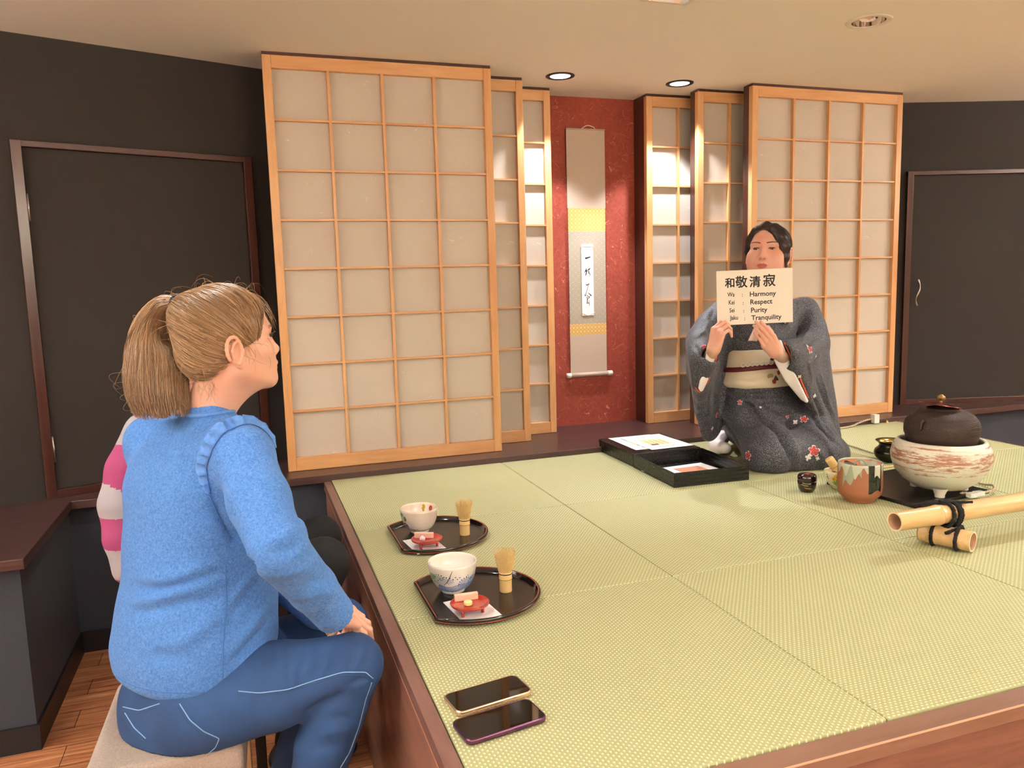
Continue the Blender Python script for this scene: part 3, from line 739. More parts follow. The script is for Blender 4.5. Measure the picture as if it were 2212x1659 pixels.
obj('jar_body', MB().lathe([(.0001, .001), (.050, 0), (.053, .002), (.051, .007), (.058, .012), (.070, .022), (.0765, .036), (.0785, .060), (.0775, .100), (.0772, .134), (.0762, .140), (.0735, .1405), (.0715, .136), (.071, .12)], 80, cap=False), m_jar, o, smooth=True)
l = obj('lid', MB().lathe([(.0712, .1335), (.0705, .1355), (.064, .1325), (.040, .1285), (.0001, .127)], 64, cap=False), m_terra, o, smooth=True)
m = MB(); vs = lambda r, a0, a1: [(0.006*0+r0*math.cos(a), r0*math.sin(a), prof_r([(.0001, .127), (.04, .1285), (.064, .1325), (.0705, .1355)], 0)) for r0, a in ()]
def disc_patch(m, a0, a1, r0, r1, mi, seed):
    rr = random.Random(seed); n = 24; rows = []
    for i in range(6):
        row = []
        for k in range(n+1):
            a = a0+(a1-a0)*k/n; r = r0+(r1+.004*math.sin(7*a+seed)-r0)*i/5; zl = .127+.0085*(min(r, .0705)/.0705)**2.2+.0006
            row.append((r*math.cos(a), r*math.sin(a), zl))
        rows.append(row)
    m.grid(rows, mi)
disc_patch(m, 1.7, 3.9, .012, .058, 1, 1); disc_patch(m, -1.2, .9, .012, .062, 0, 2); disc_patch(m, 3.6, 5.2, .01, .055, 0, 3)
obj('lid_glaze', m, [m_gglaze, m_bglaze], l, fix=False, smooth=True)
obj('lid_handle', MB().tube([(.020*math.cos(a)*.8, .020*math.cos(a)*-.55, .128+.020*math.sin(a)) for a in [PI*k/14 for k in range(15)]], .0040, 10, flat=.7), m_gglaze, l, smooth=True)
# --- waste-water bowl
m_bronze = M('dark_green_bronze', '37342a', .24, .85, col2='4a4638', nscale=8); m_brass = M('brass_inside', 'b19a5b', .22, .95)
o = thing('waste_water_bowl', 'dark bronze bowl with a flared brass rim, partly hidden behind the brazier', 'bowl', (2.240, -.705, TZ+.0005)); o.scale = (.94, .94, 1)
obj('bowl_body', MB().lathe([(.0001, .001), (.040, 0), (.052, .006), (.068, .022), (.073, .038), (.068, .052), (.056, .062), (.051, .070), (.054, .078), (.066, .086), (.0685, .0885)], 64, cap=False), m_bronze, o, smooth=True)
obj('inner_rim', MB().lathe([(.0685, .0885), (.066, .0895), (.052, .080), (.048, .070), (.053, .060), (.064, .045), (.06, .02), (.0001, .01)], 64, cap=False), m_brass, o, smooth=True, label='brass coloured inside')
# --- brazier board, brazier, kettle
m_board = M('black_board', '100e10', .3)
o = obj('brazier_board', BX((-.19, -.19, 0), (.19, .19, .012)), m_board, loc=(1.955, -1.062, TZ+.0005), rot=(0, 0, .12), bevel=.0015); tag(o, 'flat black square board under the ceramic brazier', 'board')
t = NT('white_rust_glaze'); sp = t.n('ShaderNodeSeparateXYZ'); t.l(t.co(), sp.inputs[0])
rings = t.noise(t.co((.35, .35, 20)), 9, 5, .7); blot = t.noise(t.co((1, 1, 6)), 11, 6, .75); spk = t.noise(t.co(), 240, 2, .6)
mid = t.math('SUBTRACT', 1.0, t.math('MINIMUM', t.math('MULTIPLY', t.math('ABSOLUTE', t.math('SUBTRACT', sp.outputs[2], .135)), 14), 1))
band = t.math('MULTIPLY', t.math('ADD', t.math('MULTIPLY', blot, .62), t.math('MULTIPLY', rings, .38)), t.math('ADD', t.math('MULTIPLY', mid, .22), .84))
rust = t.ramp(band, [(.49, (0, 0, 0)), (.545, (1, 1, 1))])
c = t.mix(t.math('MULTIPLY', rust, .9), t.mix(rings, lin('d6cfbb'), lin('ece8dc')), t.mix(spk, lin('8a4425'), lin('b0714a')))
sp2 = t.ramp(spk, [(.66, (0, 0, 0)), (.70, (1, 1, 1))]); c = t.mix(t.math('MULTIPLY', sp2, t.math('MULTIPLY', mid, .8)), c, lin('5f3a2c'))
t.set(Base_Color=c, Roughness=.32); t.bump(rings, .7, .004); t.b.inputs['Coat Weight'].default_value = .25; m_furo = t.m
m_ash = M('dark_inside', '2a2524', .8)
o = thing('ceramic_brazier', 'white and rust streaked round ceramic brazier holding the iron kettle', 'brazier', (1.998, -1.168, TZ+.0127)); o.scale = (.885, .885, 1)
fz = -.0127
prof = [(.0001, .022), (.060, .023), (.095, .032), (.135, .056), (.165, .088), (.180, .120), (.183, .145), (.176, .172), (.164, .191), (.158, .1975), (.150, .1985), (.146, .194), (.150, .180), (.165, .150)]
obj('brazier_body', MB().lathe([(r, z+fz+.003) for r, z in prof], 96, cap=False, fn=lambda r, z, a: r*(1+.006*math.sin(3*a+z*30)+.004*math.sin(7*a-z*50))), m_furo, o, smooth=True)
obj('ash_bed', MB().lathe([(.0001, .125), (.166, .125)], 48, cap=False), m_ash, o)
for k in range(3):
    a = math.radians(-136)+2*PI*k/3; c = (.100*math.cos(a), .100*math.sin(a), 0)
    obj('foot', MB().lathe([(.0001, 0), (.017, 0), (.019, .003), (.018, .008), (.024, .022), (.031, .034)], 28, c, cap=False), M('white_glaze_foot', 'ddd5ca', .25) if k == 0 else bpy.data.materials['white_glaze_foot'], o, smooth=True)
t = NT('dark_cast_iron'); f = t.noise(t.co(), 120, 4, .7); t.set(Base_Color=t.mix(f, lin('2f2320'), lin('45352f')), Roughness=.55, Metallic=.35); t.bump(f, .25, .0006); m_iron = t.m
o = thing('iron_kettle', 'dark iron kettle with a studded upper half, set in the brazier', 'kettle', (1.998, -1.168, TZ+.152)); o.scale = (.885, .885, 1)
kp = [(.0001, 0), (.085, .004), (.105, .018), (.122, .034), (.127, .045), (.1305, .058), (.134, .080), (.1335, .098), (.127, .117), (.113, .134), (.095, .145), (.076, .151), (.062, .153), (.058, .156), (.058, .161), (.0555, .161), (.054, .150), (.054, .12)]
obj('kettle_body', MB().lathe(kp, 96, cap=False), m_iron, o, smooth=True)
m = MB(); n_st = 0
arc = [(.1335, .098), (.127, .117), (.113, .134), (.095, .145), (.080, .150)]
L = [0]; 
for a, b in zip([(.134, .070)]+arc, arc): L.append(L[-1]+math.hypot(a[0]-b[0], a[1]-b[1]))
pts_ = [(.134, .070)]+arc
def at_arc(s):
    for i in range(len(pts_)-1):
        if s <= L[i+1]+1e-9:
            u = (s-L[i])/(L[i+1]-L[i]); return pts_[i][0]+(pts_[i+1][0]-pts_[i][0])*u, pts_[i][1]+(pts_[i+1][1]-pts_[i][1])*u, i
    return pts_[-1][0], pts_[-1][1], len(pts_)-2
s = 0; row = 0; n = 120
while s < L[-1]:
    r, z, i = at_arc(s); dr = pts_[i+1][0]-pts_[i][0]; dz = pts_[i+1][1]-pts_[i][1]; q = math.hypot(dr, dz); nr, nz = dz/q, -dr/q
    sz = .0026*min(1, r/.134+.05)*(1 if s > .012 else .6+.4*s/.012)
    for k in range(n):
        a = 2*PI*(k+.5*(row % 2))/n; ca, sa = math.cos(a), math.sin(a)
        c = Vector((r*ca, r*sa, z)); N_ = Vector((nr*ca, nr*sa, nz)); T_ = Vector((-sa, ca, 0)); B_ = N_.cross(T_)
        b = [c+T_*sz, c+B_*sz, c-T_*sz, c-B_*sz, c+N_*sz*1.25]
        m.add([p-N_*.0004 for p in b[:4]]+[b[4]], [(0, 1, 4), (1, 2, 4), (2, 3, 4), (3, 0, 4)])
    s += .0056; row += 1
obj('studs', m, m_iron, o, smooth=True, kind='stuff', fix=False)
for a in (math.radians(-168), math.radians(12)):
    m = MB(); c, s_ = math.cos(a), math.sin(a)
    m.tube([(.118*c, .118*s_, .118), (.132*c, .132*s_, .124), (.142*c, .142*s_, .116), (.144*c, .144*s_, .103), (.136*c, .136*s_, .095)], [.008, .006, .004, .004, .004], 10)
    obj('lug', m, m_iron, o, smooth=True)
m = MB(); c, s_ = math.cos(math.radians(-118)), math.sin(math.radians(-118))
t = NT('copper_brown_lid'); f = t.noise(t.co(), 10, 4, .6); t.set(Base_Color=t.mix(f, lin('5a2a22'), lin('7d4034')), Roughness=.2, Metallic=.75); m_lid = t.m
ld = obj('lid', MB().lathe([(.0001, .007), (.022, .0065), (.045, .004), (.060, .0015), (.0665, 0), (.0672, -.0025), (.060, -.003), (.0001, .002)], 64, cap=False), m_lid, o, smooth=True, loc=(-.012, .0, .171), rot=(0, .16, 0)); ld.scale = (1.12, 1.12, 1.0)
md_ = M('brown_gold_knob', '8f6f3f', .35, .6)
obj('knob', MB().lathe([(.0001, 0), (.007, .001), (.005, .005), (.005, .009), (.011, .013), (.0135, .019), (.011, .025), (.006, .028), (.0045, .030), (.0001, .031)], 28, cap=False, fn=lambda r, z, a: r*(1+.08*math.cos(6*a)*(z > .012))), md_, ld, smooth=True, loc=(0, 0, .0065))
# --- bamboo barrier
t = NT('polished_bamboo'); f = t.noise(t.co((1.2, 14, 14)), 4, 4, .6); t.set(Base_Color=t.ramp(f, [(.3, lin('c79d66')), (.7, lin('d9b985'))]), Roughness=.32); t.b.inputs['Coat Weight'].default_value = .3; m_bam = t.m
m_baminner = M('bamboo_inside', 'cfa486', .7); m_bamcut = M('bamboo_cut_rim', 'ecd0ab', .6)
def bamboo_pipe(p0, p1, r, nodes, name, parent):
    p0 = Vector(p0); p1 = Vector(p1); d = p1-p0; L_ = d.length
    m = MB(); pr_ = []
    N_ = 60
    zs = sorted(set([L_*k/N_ for k in range(N_+1)]+[x for nd in nodes for x in (nd-.012, nd-.004, nd-.0012, nd, nd+.0012, nd+.005, nd+.014)]))
    for z in zs:
        if z < 0 or z > L_: continue
        rr = r
        for nd in nodes:
            u = z-nd; rr += .0022*math.exp(-(u/.011)**2)*1.0 - (.0014 if abs(u) < .0009 else 0)
        pr_.append((rr, z))
    s0 = len(m.v); m.lathe(pr_, 48, cap=False, mi=0)
    for z0, zi, sg in ((0, min(.10, L_*.4), 1), (L_, L_-min(.10, L_*.4), -1)):
        rr = pr_[0][0] if sg > 0 else pr_[-1][0]
        m.lathe([(rr, z0), (rr-.0045, z0)], 48, cap=False, mi=2); m.lathe([(rr-.0045, z0), (rr-.005, zi), (.0001, zi)], 48, cap=False, mi=1)
    q = d.to_track_quat('Z', 'Y').to_matrix().to_4x4(); m.xf(Matrix.Translation(p0) @ q, s0)
    return obj(name, m, [m_bam, m_baminner, m_bamcut], parent, smooth=False, auto=45, fix=True)
bo = Vector((1.56, -1.58, TZ)); o = thing('bamboo_barrier', 'low barrier of a thick bamboo pole lashed on a short bamboo foot with black cord', 'bamboo barrier', bo)
L2 = lambda p: tuple(Vector(p)-bo)
zc = .0330; zp = .0322*2+.0285
bamboo_pipe(L2((1.383, -1.583, TZ+zp+.004)), L2((2.36, -1.566, TZ+zp-.002)), .0272, [.155, .50, .82], 'pole', o)
bamboo_pipe(L2((1.592, -1.655, TZ+zc)), L2((1.540, -1.525, TZ+zc)), .0288, [.10], 'crosspiece', o)
bamboo_pipe(L2((2.25, -1.67, TZ+zc)), L2((2.23, -1.45, TZ+zc)), .0288, [.13], 'crosspiece', o)
m = MB()
def fuzzy(P, r, seed):
    rr = random.Random(seed); Q = []
    for i in range(len(P)-1):
        for k in range(4): Q.append(Vector(P[i]).lerp(Vector(P[i+1]), k/4)+Vector((rr.uniform(-1, 1), rr.uniform(-1, 1), rr.uniform(-1, 1)))*.0005)
    Q.append(Vector(P[-1])); m.tube(Q, [r*rr.uniform(.85, 1.15) for _ in Q], 7)
def loop_pole(x, r, cx=0, up=1.05):
    return [L2((x+.006*math.sin(a), -1.58+(.0272+r)*up*math.cos(a), TZ+zp+(.0272+r)*up*math.sin(a))) for a in [2*PI*k/20 for k in range(21)]]
xc = 1.562
for k, x in enumerate((xc+.005, xc+.027, xc+.034)): fuzzy(loop_pole(x, .0048), .0056, k)
dcr = (Vector((1.540, -1.525, 0))-Vector((1.592, -1.655, 0))).normalized(); nrm = Vector((-dcr.y, dcr.x, 0))
for k, s_ in enumerate((.036, .100)):
    c0 = Vector((1.592, -1.655, TZ+zc))+dcr*s_
    fuzzy([tuple(c0+nrm*.0325*math.cos(a)+Vector((0, 0, max(-.0275, .0325*math.sin(a))))-bo) for a in [2*PI*j/20 for j in range(21)]], .0052, 10+k)
for k in range(5):   # diagonal bindings from pole to crosspiece
    fuzzy([L2((xc-.025+.012*k, -1.612, TZ+.052+.002*k)), L2((xc+.005+.008*k, -1.617, TZ+.058)), L2((xc+.032, -1.612, TZ+.066))], .0052, 20+k)
kc = Vector((xc+.012, -1.572, TZ+zp+.034))
for k in range(5): fuzzy([tuple(kc+Vector((.012*math.cos(a+k), .010*math.sin(a+k), .004*math.sin(2*a+k)))-bo) for a in [2*PI*j/10 for j in range(11)]], .0056, 30+k)
for k in range(4): fuzzy([tuple(kc-bo), tuple(kc+Vector((.03, -.004-.006*k, .002))-bo), tuple(kc+Vector((.052+.004*k, -.012-.008*k, -.003+.002*k))-bo)], .0036, 40+k)
for k in range(3): fuzzy([tuple(kc-bo), tuple(kc+Vector((-.03, .012+.008*k, -.001))-bo), tuple(kc+Vector((-.052-.006*k, .03+.010*k, -.014))-bo)], .0036, 50+k)
obj('black_cord', m, M('black_hemp_cord', '14110f', .9), o, smooth=True)
# --- electric cord, plug, tags, small bits
m_cord = M('twisted_beige_cord', 'a8927a', .8, col2='cbb79c', nscale=260); m_plug = M('white_plastic', 'e8e6e2', .4)
def twisted(name, P, r, label, mat_=None, turn=260, pitch=None, ends=None):
    P = [Vector(p) for p in P]; Q = []
    for i in range(len(P)-1):
        p0 = P[max(i-1, 0)]; p1 = P[i]; p2 = P[i+1]; p3 = P[min(i+2, len(P)-1)]; n = max(6, int((p2-p1).length/.004))
        for k in range(n):
            t_ = k/n; Q.append(.5*((2*p1)+(-p0+p2)*t_+(2*p0-5*p1+4*p2-p3)*t_*t_+(-p0+3*p1-3*p2+p3)*t_**3))
    Q.append(P[-1]); m = MB(); s = 0; A = [[], []]
    for i, q in enumerate(Q):
        if i: s += (q-Q[i-1]).length
        t_ = (Q[min(i+1, len(Q)-1)]-Q[max(i-1, 0)]).normalized(); u_ = t_.cross(Vector((0, 0, 1))).normalized(); w_ = u_.cross(t_)
        for h in (0, 1):
            ph = s*turn+PI*h; A[h].append(q+u_*math.cos(ph)*r*.55+w_*math.sin(ph)*r*.55)
    for h in (0, 1): m.tube(A[h], r*.62, 6)
    o = obj(name, m, mat_ or m_cord, smooth=True)
    return tag(o, label, 'cord')
z = TZ+.0052
oc = twisted('electric_cord', [(2.45, -.07, z), (2.55, -.055, z), (2.64, -.04, z+.002), (2.70, -.025, z+.012), (2.76, -.022, z+.022), (2.79, -.022, z+.022)], .0045, 'beige twisted cord running along the far platform edge to a white plug')
obj('plug', BX((2.79, -.036, TZ+.006), (2.822, -.006, TZ+.052)), m_plug, oc, bevel=.002, label='white plug')
twisted('twisted_cord', [(2.31, -.26, z), (2.302, -.35, z), (2.29, -.45, z), (2.275, -.54, z), (2.268, -.62, z), (2.225, -.80, z), (2.16, -.88, z), (2.10, -.895, z+.001)], .0036, 'twisted cord running from the kneeling person past the bronze bowl', turn=420)
o3 = twisted('cord_bundle', [(2.02, -1.235, TZ+.020), (2.08, -1.262, TZ+.020), (2.15, -1.252, TZ+.020), (2.19, -1.225, TZ+.020), (2.215, -1.195, TZ+.017), (2.235, -1.14, TZ+.0055), (2.20, -1.05, TZ+.018)], .0042, 'folded twisted cord under the right side of the brazier')
for k, (a, b) in enumerate(((2.015, 2.048), (2.050, 2.086))):
    obj('white_tag', BX((a, -1.283+.006*k, TZ+.0128), (b, -1.262+.006*k, TZ+.028)), m_plug, o3, bevel=.001, label='white tag')
m = MB(); m.tube([(2.08, -.80, TZ+.004), (2.15, -.786, TZ+.004), (2.24, -.785, TZ+.004), (2.30, -.79, TZ+.004)], .0032, 8)
tag(obj('bamboo_stick', m, m_bamboo, smooth=True), 'thin bamboo stick lying between the water jar and the brazier', 'stick')
m = MB(); m.add([(2.868, -.035, TZ+.001), (2.892, -.030, TZ+.001), (2.882, -.012, TZ+.001), (2.881, -.026, TZ+.017)], [(0, 1, 2), (0, 1, 3), (1, 2, 3), (2, 0, 3)])
tag(obj('orange_paper_scrap', m, M('orange_paper', 'e0a050', .6)), 'tiny orange folded scrap at the far right platform corner', 'scrap')
# --- hanging scroll
t = NT('scroll_pale_silk'); f = t.noise(t.co((1, 1, 30)), 40, 2, .6); t.set(Base_Color=t.mix(f, lin('b7a392'), lin('c2afa0')), Roughness=.7); m_silk = t.m
t = NT('scroll_gold_brocade'); vo = t.n('ShaderNodeTexVoronoi', feature='F1'); vo.inputs['Scale'].default_value = 48; vo.inputs['Randomness'].default_value = 0; t.l(t.co(), vo.inputs['Vector'])
t.set(Base_Color=t.ramp(vo.outputs['Distance'], [(.2, lin('dcbb7c')), (.45, lin('c79b52')), (.6, lin('dab775'))]), Roughness=.45); m_broc = t.m
t = NT('scroll_grey_pattern'); vo = t.n('ShaderNodeTexVoronoi', feature='F1'); vo.inputs['Scale'].default_value = 42; vo.inputs['Randomness'].default_value = 0; t.l(t.co((1, 1, 1), (0, PI/4, 0)), vo.inputs['Vector'])
t.set(Base_Color=t.ramp(vo.outputs['Distance'], [(.12, lin('b9ae9c')), (.25, lin('91887b')), (.36, lin('aca191')), (.5, lin('a2988a'))]), Roughness=.7); m_pat = t.m
m_ivory = M('ivory_roller_ends', 'efe9dd', .3)
sc = thing('hanging_scroll', 'tall narrow hanging scroll with brush calligraphy on the red alcove wall', 'scroll', (1.424, .548, .885))
def sbox(name, x0, x1, z0, z1, mat_, y0=0, y1=.0012, par=None): return obj(name, BX((x0-1.424, y0, z0-.885), (x1-1.424, y1, z1-.885)), mat_, par or sc)
sbox('upper_cloth', 1.317, 1.533, 1.755, 2.150, m_silk); sbox('upper_brocade', 1.320, 1.531, 1.636, 1.755, m_broc)
sbox('patterned_cloth', 1.320, 1.530, 1.155, 1.636, m_pat); sbox('lower_brocade', 1.319, 1.530, 1.096, 1.155, m_broc); sbox('lower_cloth', 1.319, 1.530, .89, 1.096, m_silk)
obj('top_rod', MB().tube([(-.108, 0, 1.266), (.110, 0, 1.266)], .004, 10), m_silk, sc, smooth=True)
obj('roller', MB().tube([(-.108, -.004, 0), (.112, -.004, 0)], .0115, 20), m_silk, sc, smooth=True)
for a, b in ((-.128, -.106), (.110, .134)): obj('roller_end', MB().tube([(a, -.004, 0), (b, -.004, 0)], .0135, 20), m_ivory, sc, smooth=True)
obj('hanging_cord', MB().tube([(-.022, -.002, 1.268), (-.010, -.004, 1.276), (.004, -.004, 1.283), (.018, -.004, 1.285), (.034, -.004, 1.281), (.048, -.004, 1.276), (.054, -.002, 1.269)], .0022, 8), m_ivory, sc, smooth=True)
cs = obj('calligraphy_sheet', BX((1.390-1.424, -.004, 1.198-.885), (1.457-1.424, -.001, 1.570-.885)), m_sheet, sc)
m = MB()
m.tube([(-.040, -.005, .672), (.040, -.005, .672)], .0009, 5); obj('holding_thread', m, m_ivory, cs); m = MB()
m.tube([(-.040, -.005, .330), (0, -.005, .312), (.040, -.005, .330)], .0009, 5); obj('holding_thread', m, m_ivory, cs)
m_ink = M('black_ink', '120f11', .6)
ink = MB()
def brush(P, W_, sx=1/8.73*.00239, x0=1240+22.5, origin=(131, 140), y=-.0046):
    """stroke in a picture-like grid over the sheet: P in grid units, W_ widths in grid units"""
    Q = []; WW = []
    for i in range(len(P)-1):
        for k in range(6):
            t_ = k/6; Q.append((P[i][0]+(P[i+1][0]-P[i][0])*t_, P[i][1]+(P[i+1][1]-P[i][1])*t_)); WW.append(W_[i]+(W_[i+1]-W_[i])*t_)
    Q.append(P[-1]); WW.append(W_[-1])
    f = lambda x, y_: ((x-255)*.000283, y, .685-(y_-145)*.000275)
    vs = []; n = len(Q)
    for i, (x, yy) in enumerate(Q):
        dx = Q[min(i+1, n-1)][0]-Q[max(i-1, 0)][0]; dy = Q[min(i+1, n-1)][1]-Q[max(i-1, 0)][1]; q = math.hypot(dx, dy)+1e-9
        nx, ny = -dy/q*WW[i]/2, dx/q*WW[i]/2; vs += [f(x+nx, yy+ny), f(x-nx, yy-ny)]
    ink.add(vs, [(2*i, 2*i+1, 2*i+3, 2*i+2) for i in range(n-1)])
for P, W_ in (([(205, 400), (225, 412), (270, 398), (314, 388)], [16, 34, 24, 20]),
              ([(222, 600), (226, 625), (205, 655), (188, 695)], [10, 20, 14, 6]), ([(200, 668), (238, 640), (225, 700), (208, 738)], [8, 18, 20, 12]), ([(238, 640), (275, 618), (308, 602)], [8, 12, 16]),
              ([(300, 608), (262, 650), (275, 668), (290, 662)], [12, 10, 12, 8]), ([(290, 662), (270, 688), (300, 705), (300, 735), (280, 760)], [8, 14, 12, 8, 3]),
              ([(212, 905), (230, 918), (260, 905), (286, 892)], [8, 20, 14, 14]), ([(270, 905), (240, 990), (212, 1090), (196, 1128)], [8, 8, 10, 14]), ([(196, 1128), (190, 1100), (200, 1078)], [10, 8, 4]),
              ([(248, 1062), (285, 1085), (325, 1125)], [5, 12, 20]), ([(228, 1115), (248, 1122)], [16, 14]), ([(216, 1160), (250, 1140), (286, 1136), (280, 1158), (250, 1170), (236, 1185)], [10, 9, 12, 12, 8, 8]),
              ([(240, 1168), (238, 1220), (228, 1270)], [18, 16, 12]), ([(262, 1165), (258, 1180)], [8, 6]), ([(258, 1232), (250, 1262), (262, 1270), (266, 1250)], [6, 12, 8, 6]), ([(276, 1200), (282, 1250), (280, 1312)], [4, 8, 10])):
    brush(P, W_)
obj('brush_writing', ink, m_ink, cs, fix=False, label='black brush writing')
# ================================================================== implicit-surface modelling tools
_CR = np.array(CAM_R); _CC = np.array(CAM_C); _CF = 27.4235*2212/36 if False else cd.lens/36*2212
def P3(u, v, d):
    """point at picture position (u, v), d metres in front of the viewer"""
    return _CC + (_CR.T @ np.array([(u-1106)/_CF, (v-829.5)/_CF, 1.0]))*d
def nrm(v): v = np.array(v, float); return v/np.linalg.norm(v)
class Field:
    def __init__(s, lo, hi, h):
        s.lo = np.array(lo, float); s.h = h; n = np.ceil((np.array(hi)-s.lo)/h).astype(int)+1
        s.ax = [s.lo[i]+h*np.arange(n[i]) for i in range(3)]; s.D = np.full(tuple(n), 1.0, np.float32)
    def win(s, lo, hi):
        sl = []
        for i in range(3):
            a = int(max(0, math.floor((lo[i]-s.lo[i])/s.h))); b = int(min(len(s.ax[i]), math.ceil((hi[i]-s.lo[i])/s.h)+1))
            if b <= a: return None
            sl.append(slice(a, b))
        g = np.meshgrid(*[s.ax[i][sl[i]].astype(np.float32) for i in range(3)], indexing='ij', sparse=True)
        return tuple(sl), g
    def comb(s, sl, d, k, mode):
        D = s.D[sl]
        if mode == 'sub': d = -d
        if mode == 'sub' or mode == 'int':
            if k <= 0: r = np.maximum(D, d)
            else:
                hh = np.clip(.5-.5*(d-D)/k, 0, 1); r = d+(D-d)*hh+k*hh*(1-hh)
        elif k <= 0: r = np.minimum(D, d)
        else:
            hh = np.clip(.5+.5*(d-D)/k, 0, 1); r = d+(D-d)*hh-k*hh*(1-hh)
        s.D[sl] = r
        return s
    def cone(s, a, b, ra, rb, k=.01, mode='add', flat=None, pad=.03):
        """tapered capsule; flat = (direction, factor>1) squeezes it along a direction"""
        a = np.array(a, float); b = np.array(b, float); R = max(ra, rb)+pad+k
        W = s.win(np.minimum(a, b)-R, np.maximum(a, b)+R)
        if W is None: return s
        sl, (x, y, z) = W; ab = b-a; L2 = max(ab@ab, 1e-12)
        px, py, pz = x-a[0], y-a[1], z-a[2]
        t = np.clip((px*ab[0]+py*ab[1]+pz*ab[2])/L2, 0, 1)
        qx, qy, qz = px-t*ab[0], py-t*ab[1], pz-t*ab[2]; d2 = qx*qx+qy*qy+qz*qz
        if flat is not None:
            f, fac = nrm(flat[0]), flat[1]; c = qx*f[0]+qy*f[1]+qz*f[2]; d2 = d2+c*c*(fac*fac-1)
            d = (np.sqrt(d2)-(ra+(rb-ra)*t))/(1+(fac-1)*.5)
        else: d = np.sqrt(d2)-(ra+(rb-ra)*t)
        return s.comb(sl, d.astype(np.float32), k, mode)
    def chain(s, pts, rr, k=.01, flat=None, mode='add', pad=.03):
        rr = rr if hasattr(rr, '__len__') else [rr]*len(pts)
        for i in range(len(pts)-1): s.cone(pts[i], pts[i+1], rr[i], rr[i+1], k, mode, flat, pad)
        return s
    def ell(s, c, r, k=.01, mode='add', ax=None, pad=.03):
        c = np.array(c, float); r = np.array(r if hasattr(r, '__len__') else (r, r, r), float); R = r.max()+pad+k
        W = s.win(c-R, c+R)
        if W is None: return s
        sl, (x, y, z) = W; px, py, pz = x-c[0], y-c[1], z-c[2]
        if ax is not None:
            A = np.array(ax, float); px, py, pz = [A[i][0]*px+A[i][1]*py+A[i][2]*pz for i in range(3)]
        k0 = np.sqrt((px/r[0])**2+(py/r[1])**2+(pz/r[2])**2); k1 = np.sqrt((px/r[0]**2)**2+(py/r[1]**2)**2+(pz/r[2]**2)**2)+1e-9
        return s.comb(sl, (k0*(k0-1)/k1).astype(np.float32), k, mode)
    def loft(s, lv, lat, k=.01, mode='add', pw=2.2, pad=.03):
        """vertical stack of flattened rings: lv = [(z, cx, cy, half_lateral, half_depth)] bottom to top; lat = lateral direction"""
        lv = np.array(sorted(lv), float); z0, z1 = lv[0, 0], lv[-1, 0]; R = lv[:, 3:].max()+pad+k
        lo = (lv[:, 1].min()-R, lv[:, 2].min()-R, z0-pad-k); hi = (lv[:, 1].max()+R, lv[:, 2].max()+R, z1+pad+k)
        W = s.win(lo, hi)
        if W is None: return s
        sl, (x, y, z) = W; zz = z[0, 0]
        ip = [np.interp(zz, lv[:, 0], lv[:, i]) for i in range(1, 5)]
        for i in range(4):
            kk = max(1, int(.02/s.h)); ip[i] = np.convolve(np.pad(ip[i], kk, mode='edge'), np.ones(2*kk+1)/(2*kk+1), 'valid')
        cx, cy, a, b = [q.astype(np.float32)[None, None, :] for q in ip]
        l = nrm(lat); u = (x-cx)*l[0]+(y-cy)*l[1]; v = -(x-cx)*l[1]+(y-cy)*l[0]
        q = (np.abs(u/a)**pw+np.abs(v/b)**pw)**(1/pw); m_ = np.minimum(a, b)
        d = (q-1)*m_; dz = np.maximum(z-z1, z0-z)
        d = np.where(dz > -.03, np.where((d > -.03), np.sqrt(np.maximum(d+.03, 0)**2+np.maximum(dz+.03, 0)**2)-.03, dz), d)
        return s.comb(sl, d.astype(np.float32), k, mode)
    def plane(s, p, n, k=.003):
        """keep only the side of the plane opposite to n"""
        n = nrm(n); sl = tuple(slice(0, len(a)) for a in s.ax)
        g = np.meshgrid(*[a.astype(np.float32) for a in s.ax], indexing='ij', sparse=True)
        d = (g[0]-p[0])*n[0]+(g[1]-p[1])*n[1]+(g[2]-p[2])*n[2]
        return s.comb(sl, d.astype(np.float32), k, 'int')
    def wobble(s, amp, wl, seed=0, n=7):
        rs = np.random.RandomState(seed); g = np.meshgrid(*[a.astype(np.float32) for a in s.ax], indexing='ij', sparse=True)
        acc = 0
        for i in range(n):
            d = nrm(rs.randn(3))*2*PI/wl*rs.uniform(.6, 1.5); acc = acc+np.sin(g[0]*d[0]+g[1]*d[1]+g[2]*d[2]+rs.uniform(0, 6))
        s.D += (acc*amp/n).astype(np.float32); return s
    def mesh(s, clean=True):
        D = s.D; n = np.array(D.shape); ins = D < 0
        c = ins[:-1, :-1, :-1].astype(np.int8)
        for dx, dy, dz in ((1,0,0),(0,1,0),(1,1,0),(0,0,1),(1,0,1),(0,1,1),(1,1,1)):
            c = c+ins[dx:n[0]-1+dx, dy:n[1]-1+dy, dz:n[2]-1+dz]
        act = (c > 0) & (c < 8); I = np.argwhere(act); idx = np.full(act.shape, -1, np.int64); idx[act] = np.arange(len(I))
        off = [(0,0,0),(1,0,0),(0,1,0),(1,1,0),(0,0,1),(1,0,1),(0,1,1),(1,1,1)]
        V = np.stack([D[I[:, 0]+o[0], I[:, 1]+o[1], I[:, 2]+o[2]] for o in off], 1)
        acc = np.zeros((len(I), 3)); cnt = np.zeros(len(I))
        for a, b in ((0,1),(2,3),(4,5),(6,7),(0,2),(1,3),(4,6),(5,7),(0,4),(1,5),(2,6),(3,7)):
            va, vb = V[:, a], V[:, b]; cr = (va < 0) != (vb < 0); t = np.where(cr, va/(va-vb+1e-12), 0)
            oa, ob = np.array(off[a]), np.array(off[b]); acc += cr[:, None]*(oa+t[:, None]*(ob-oa)); cnt += cr
        P = s.lo+s.h*(I+acc/np.maximum(cnt, 1)[:, None])
        F = []
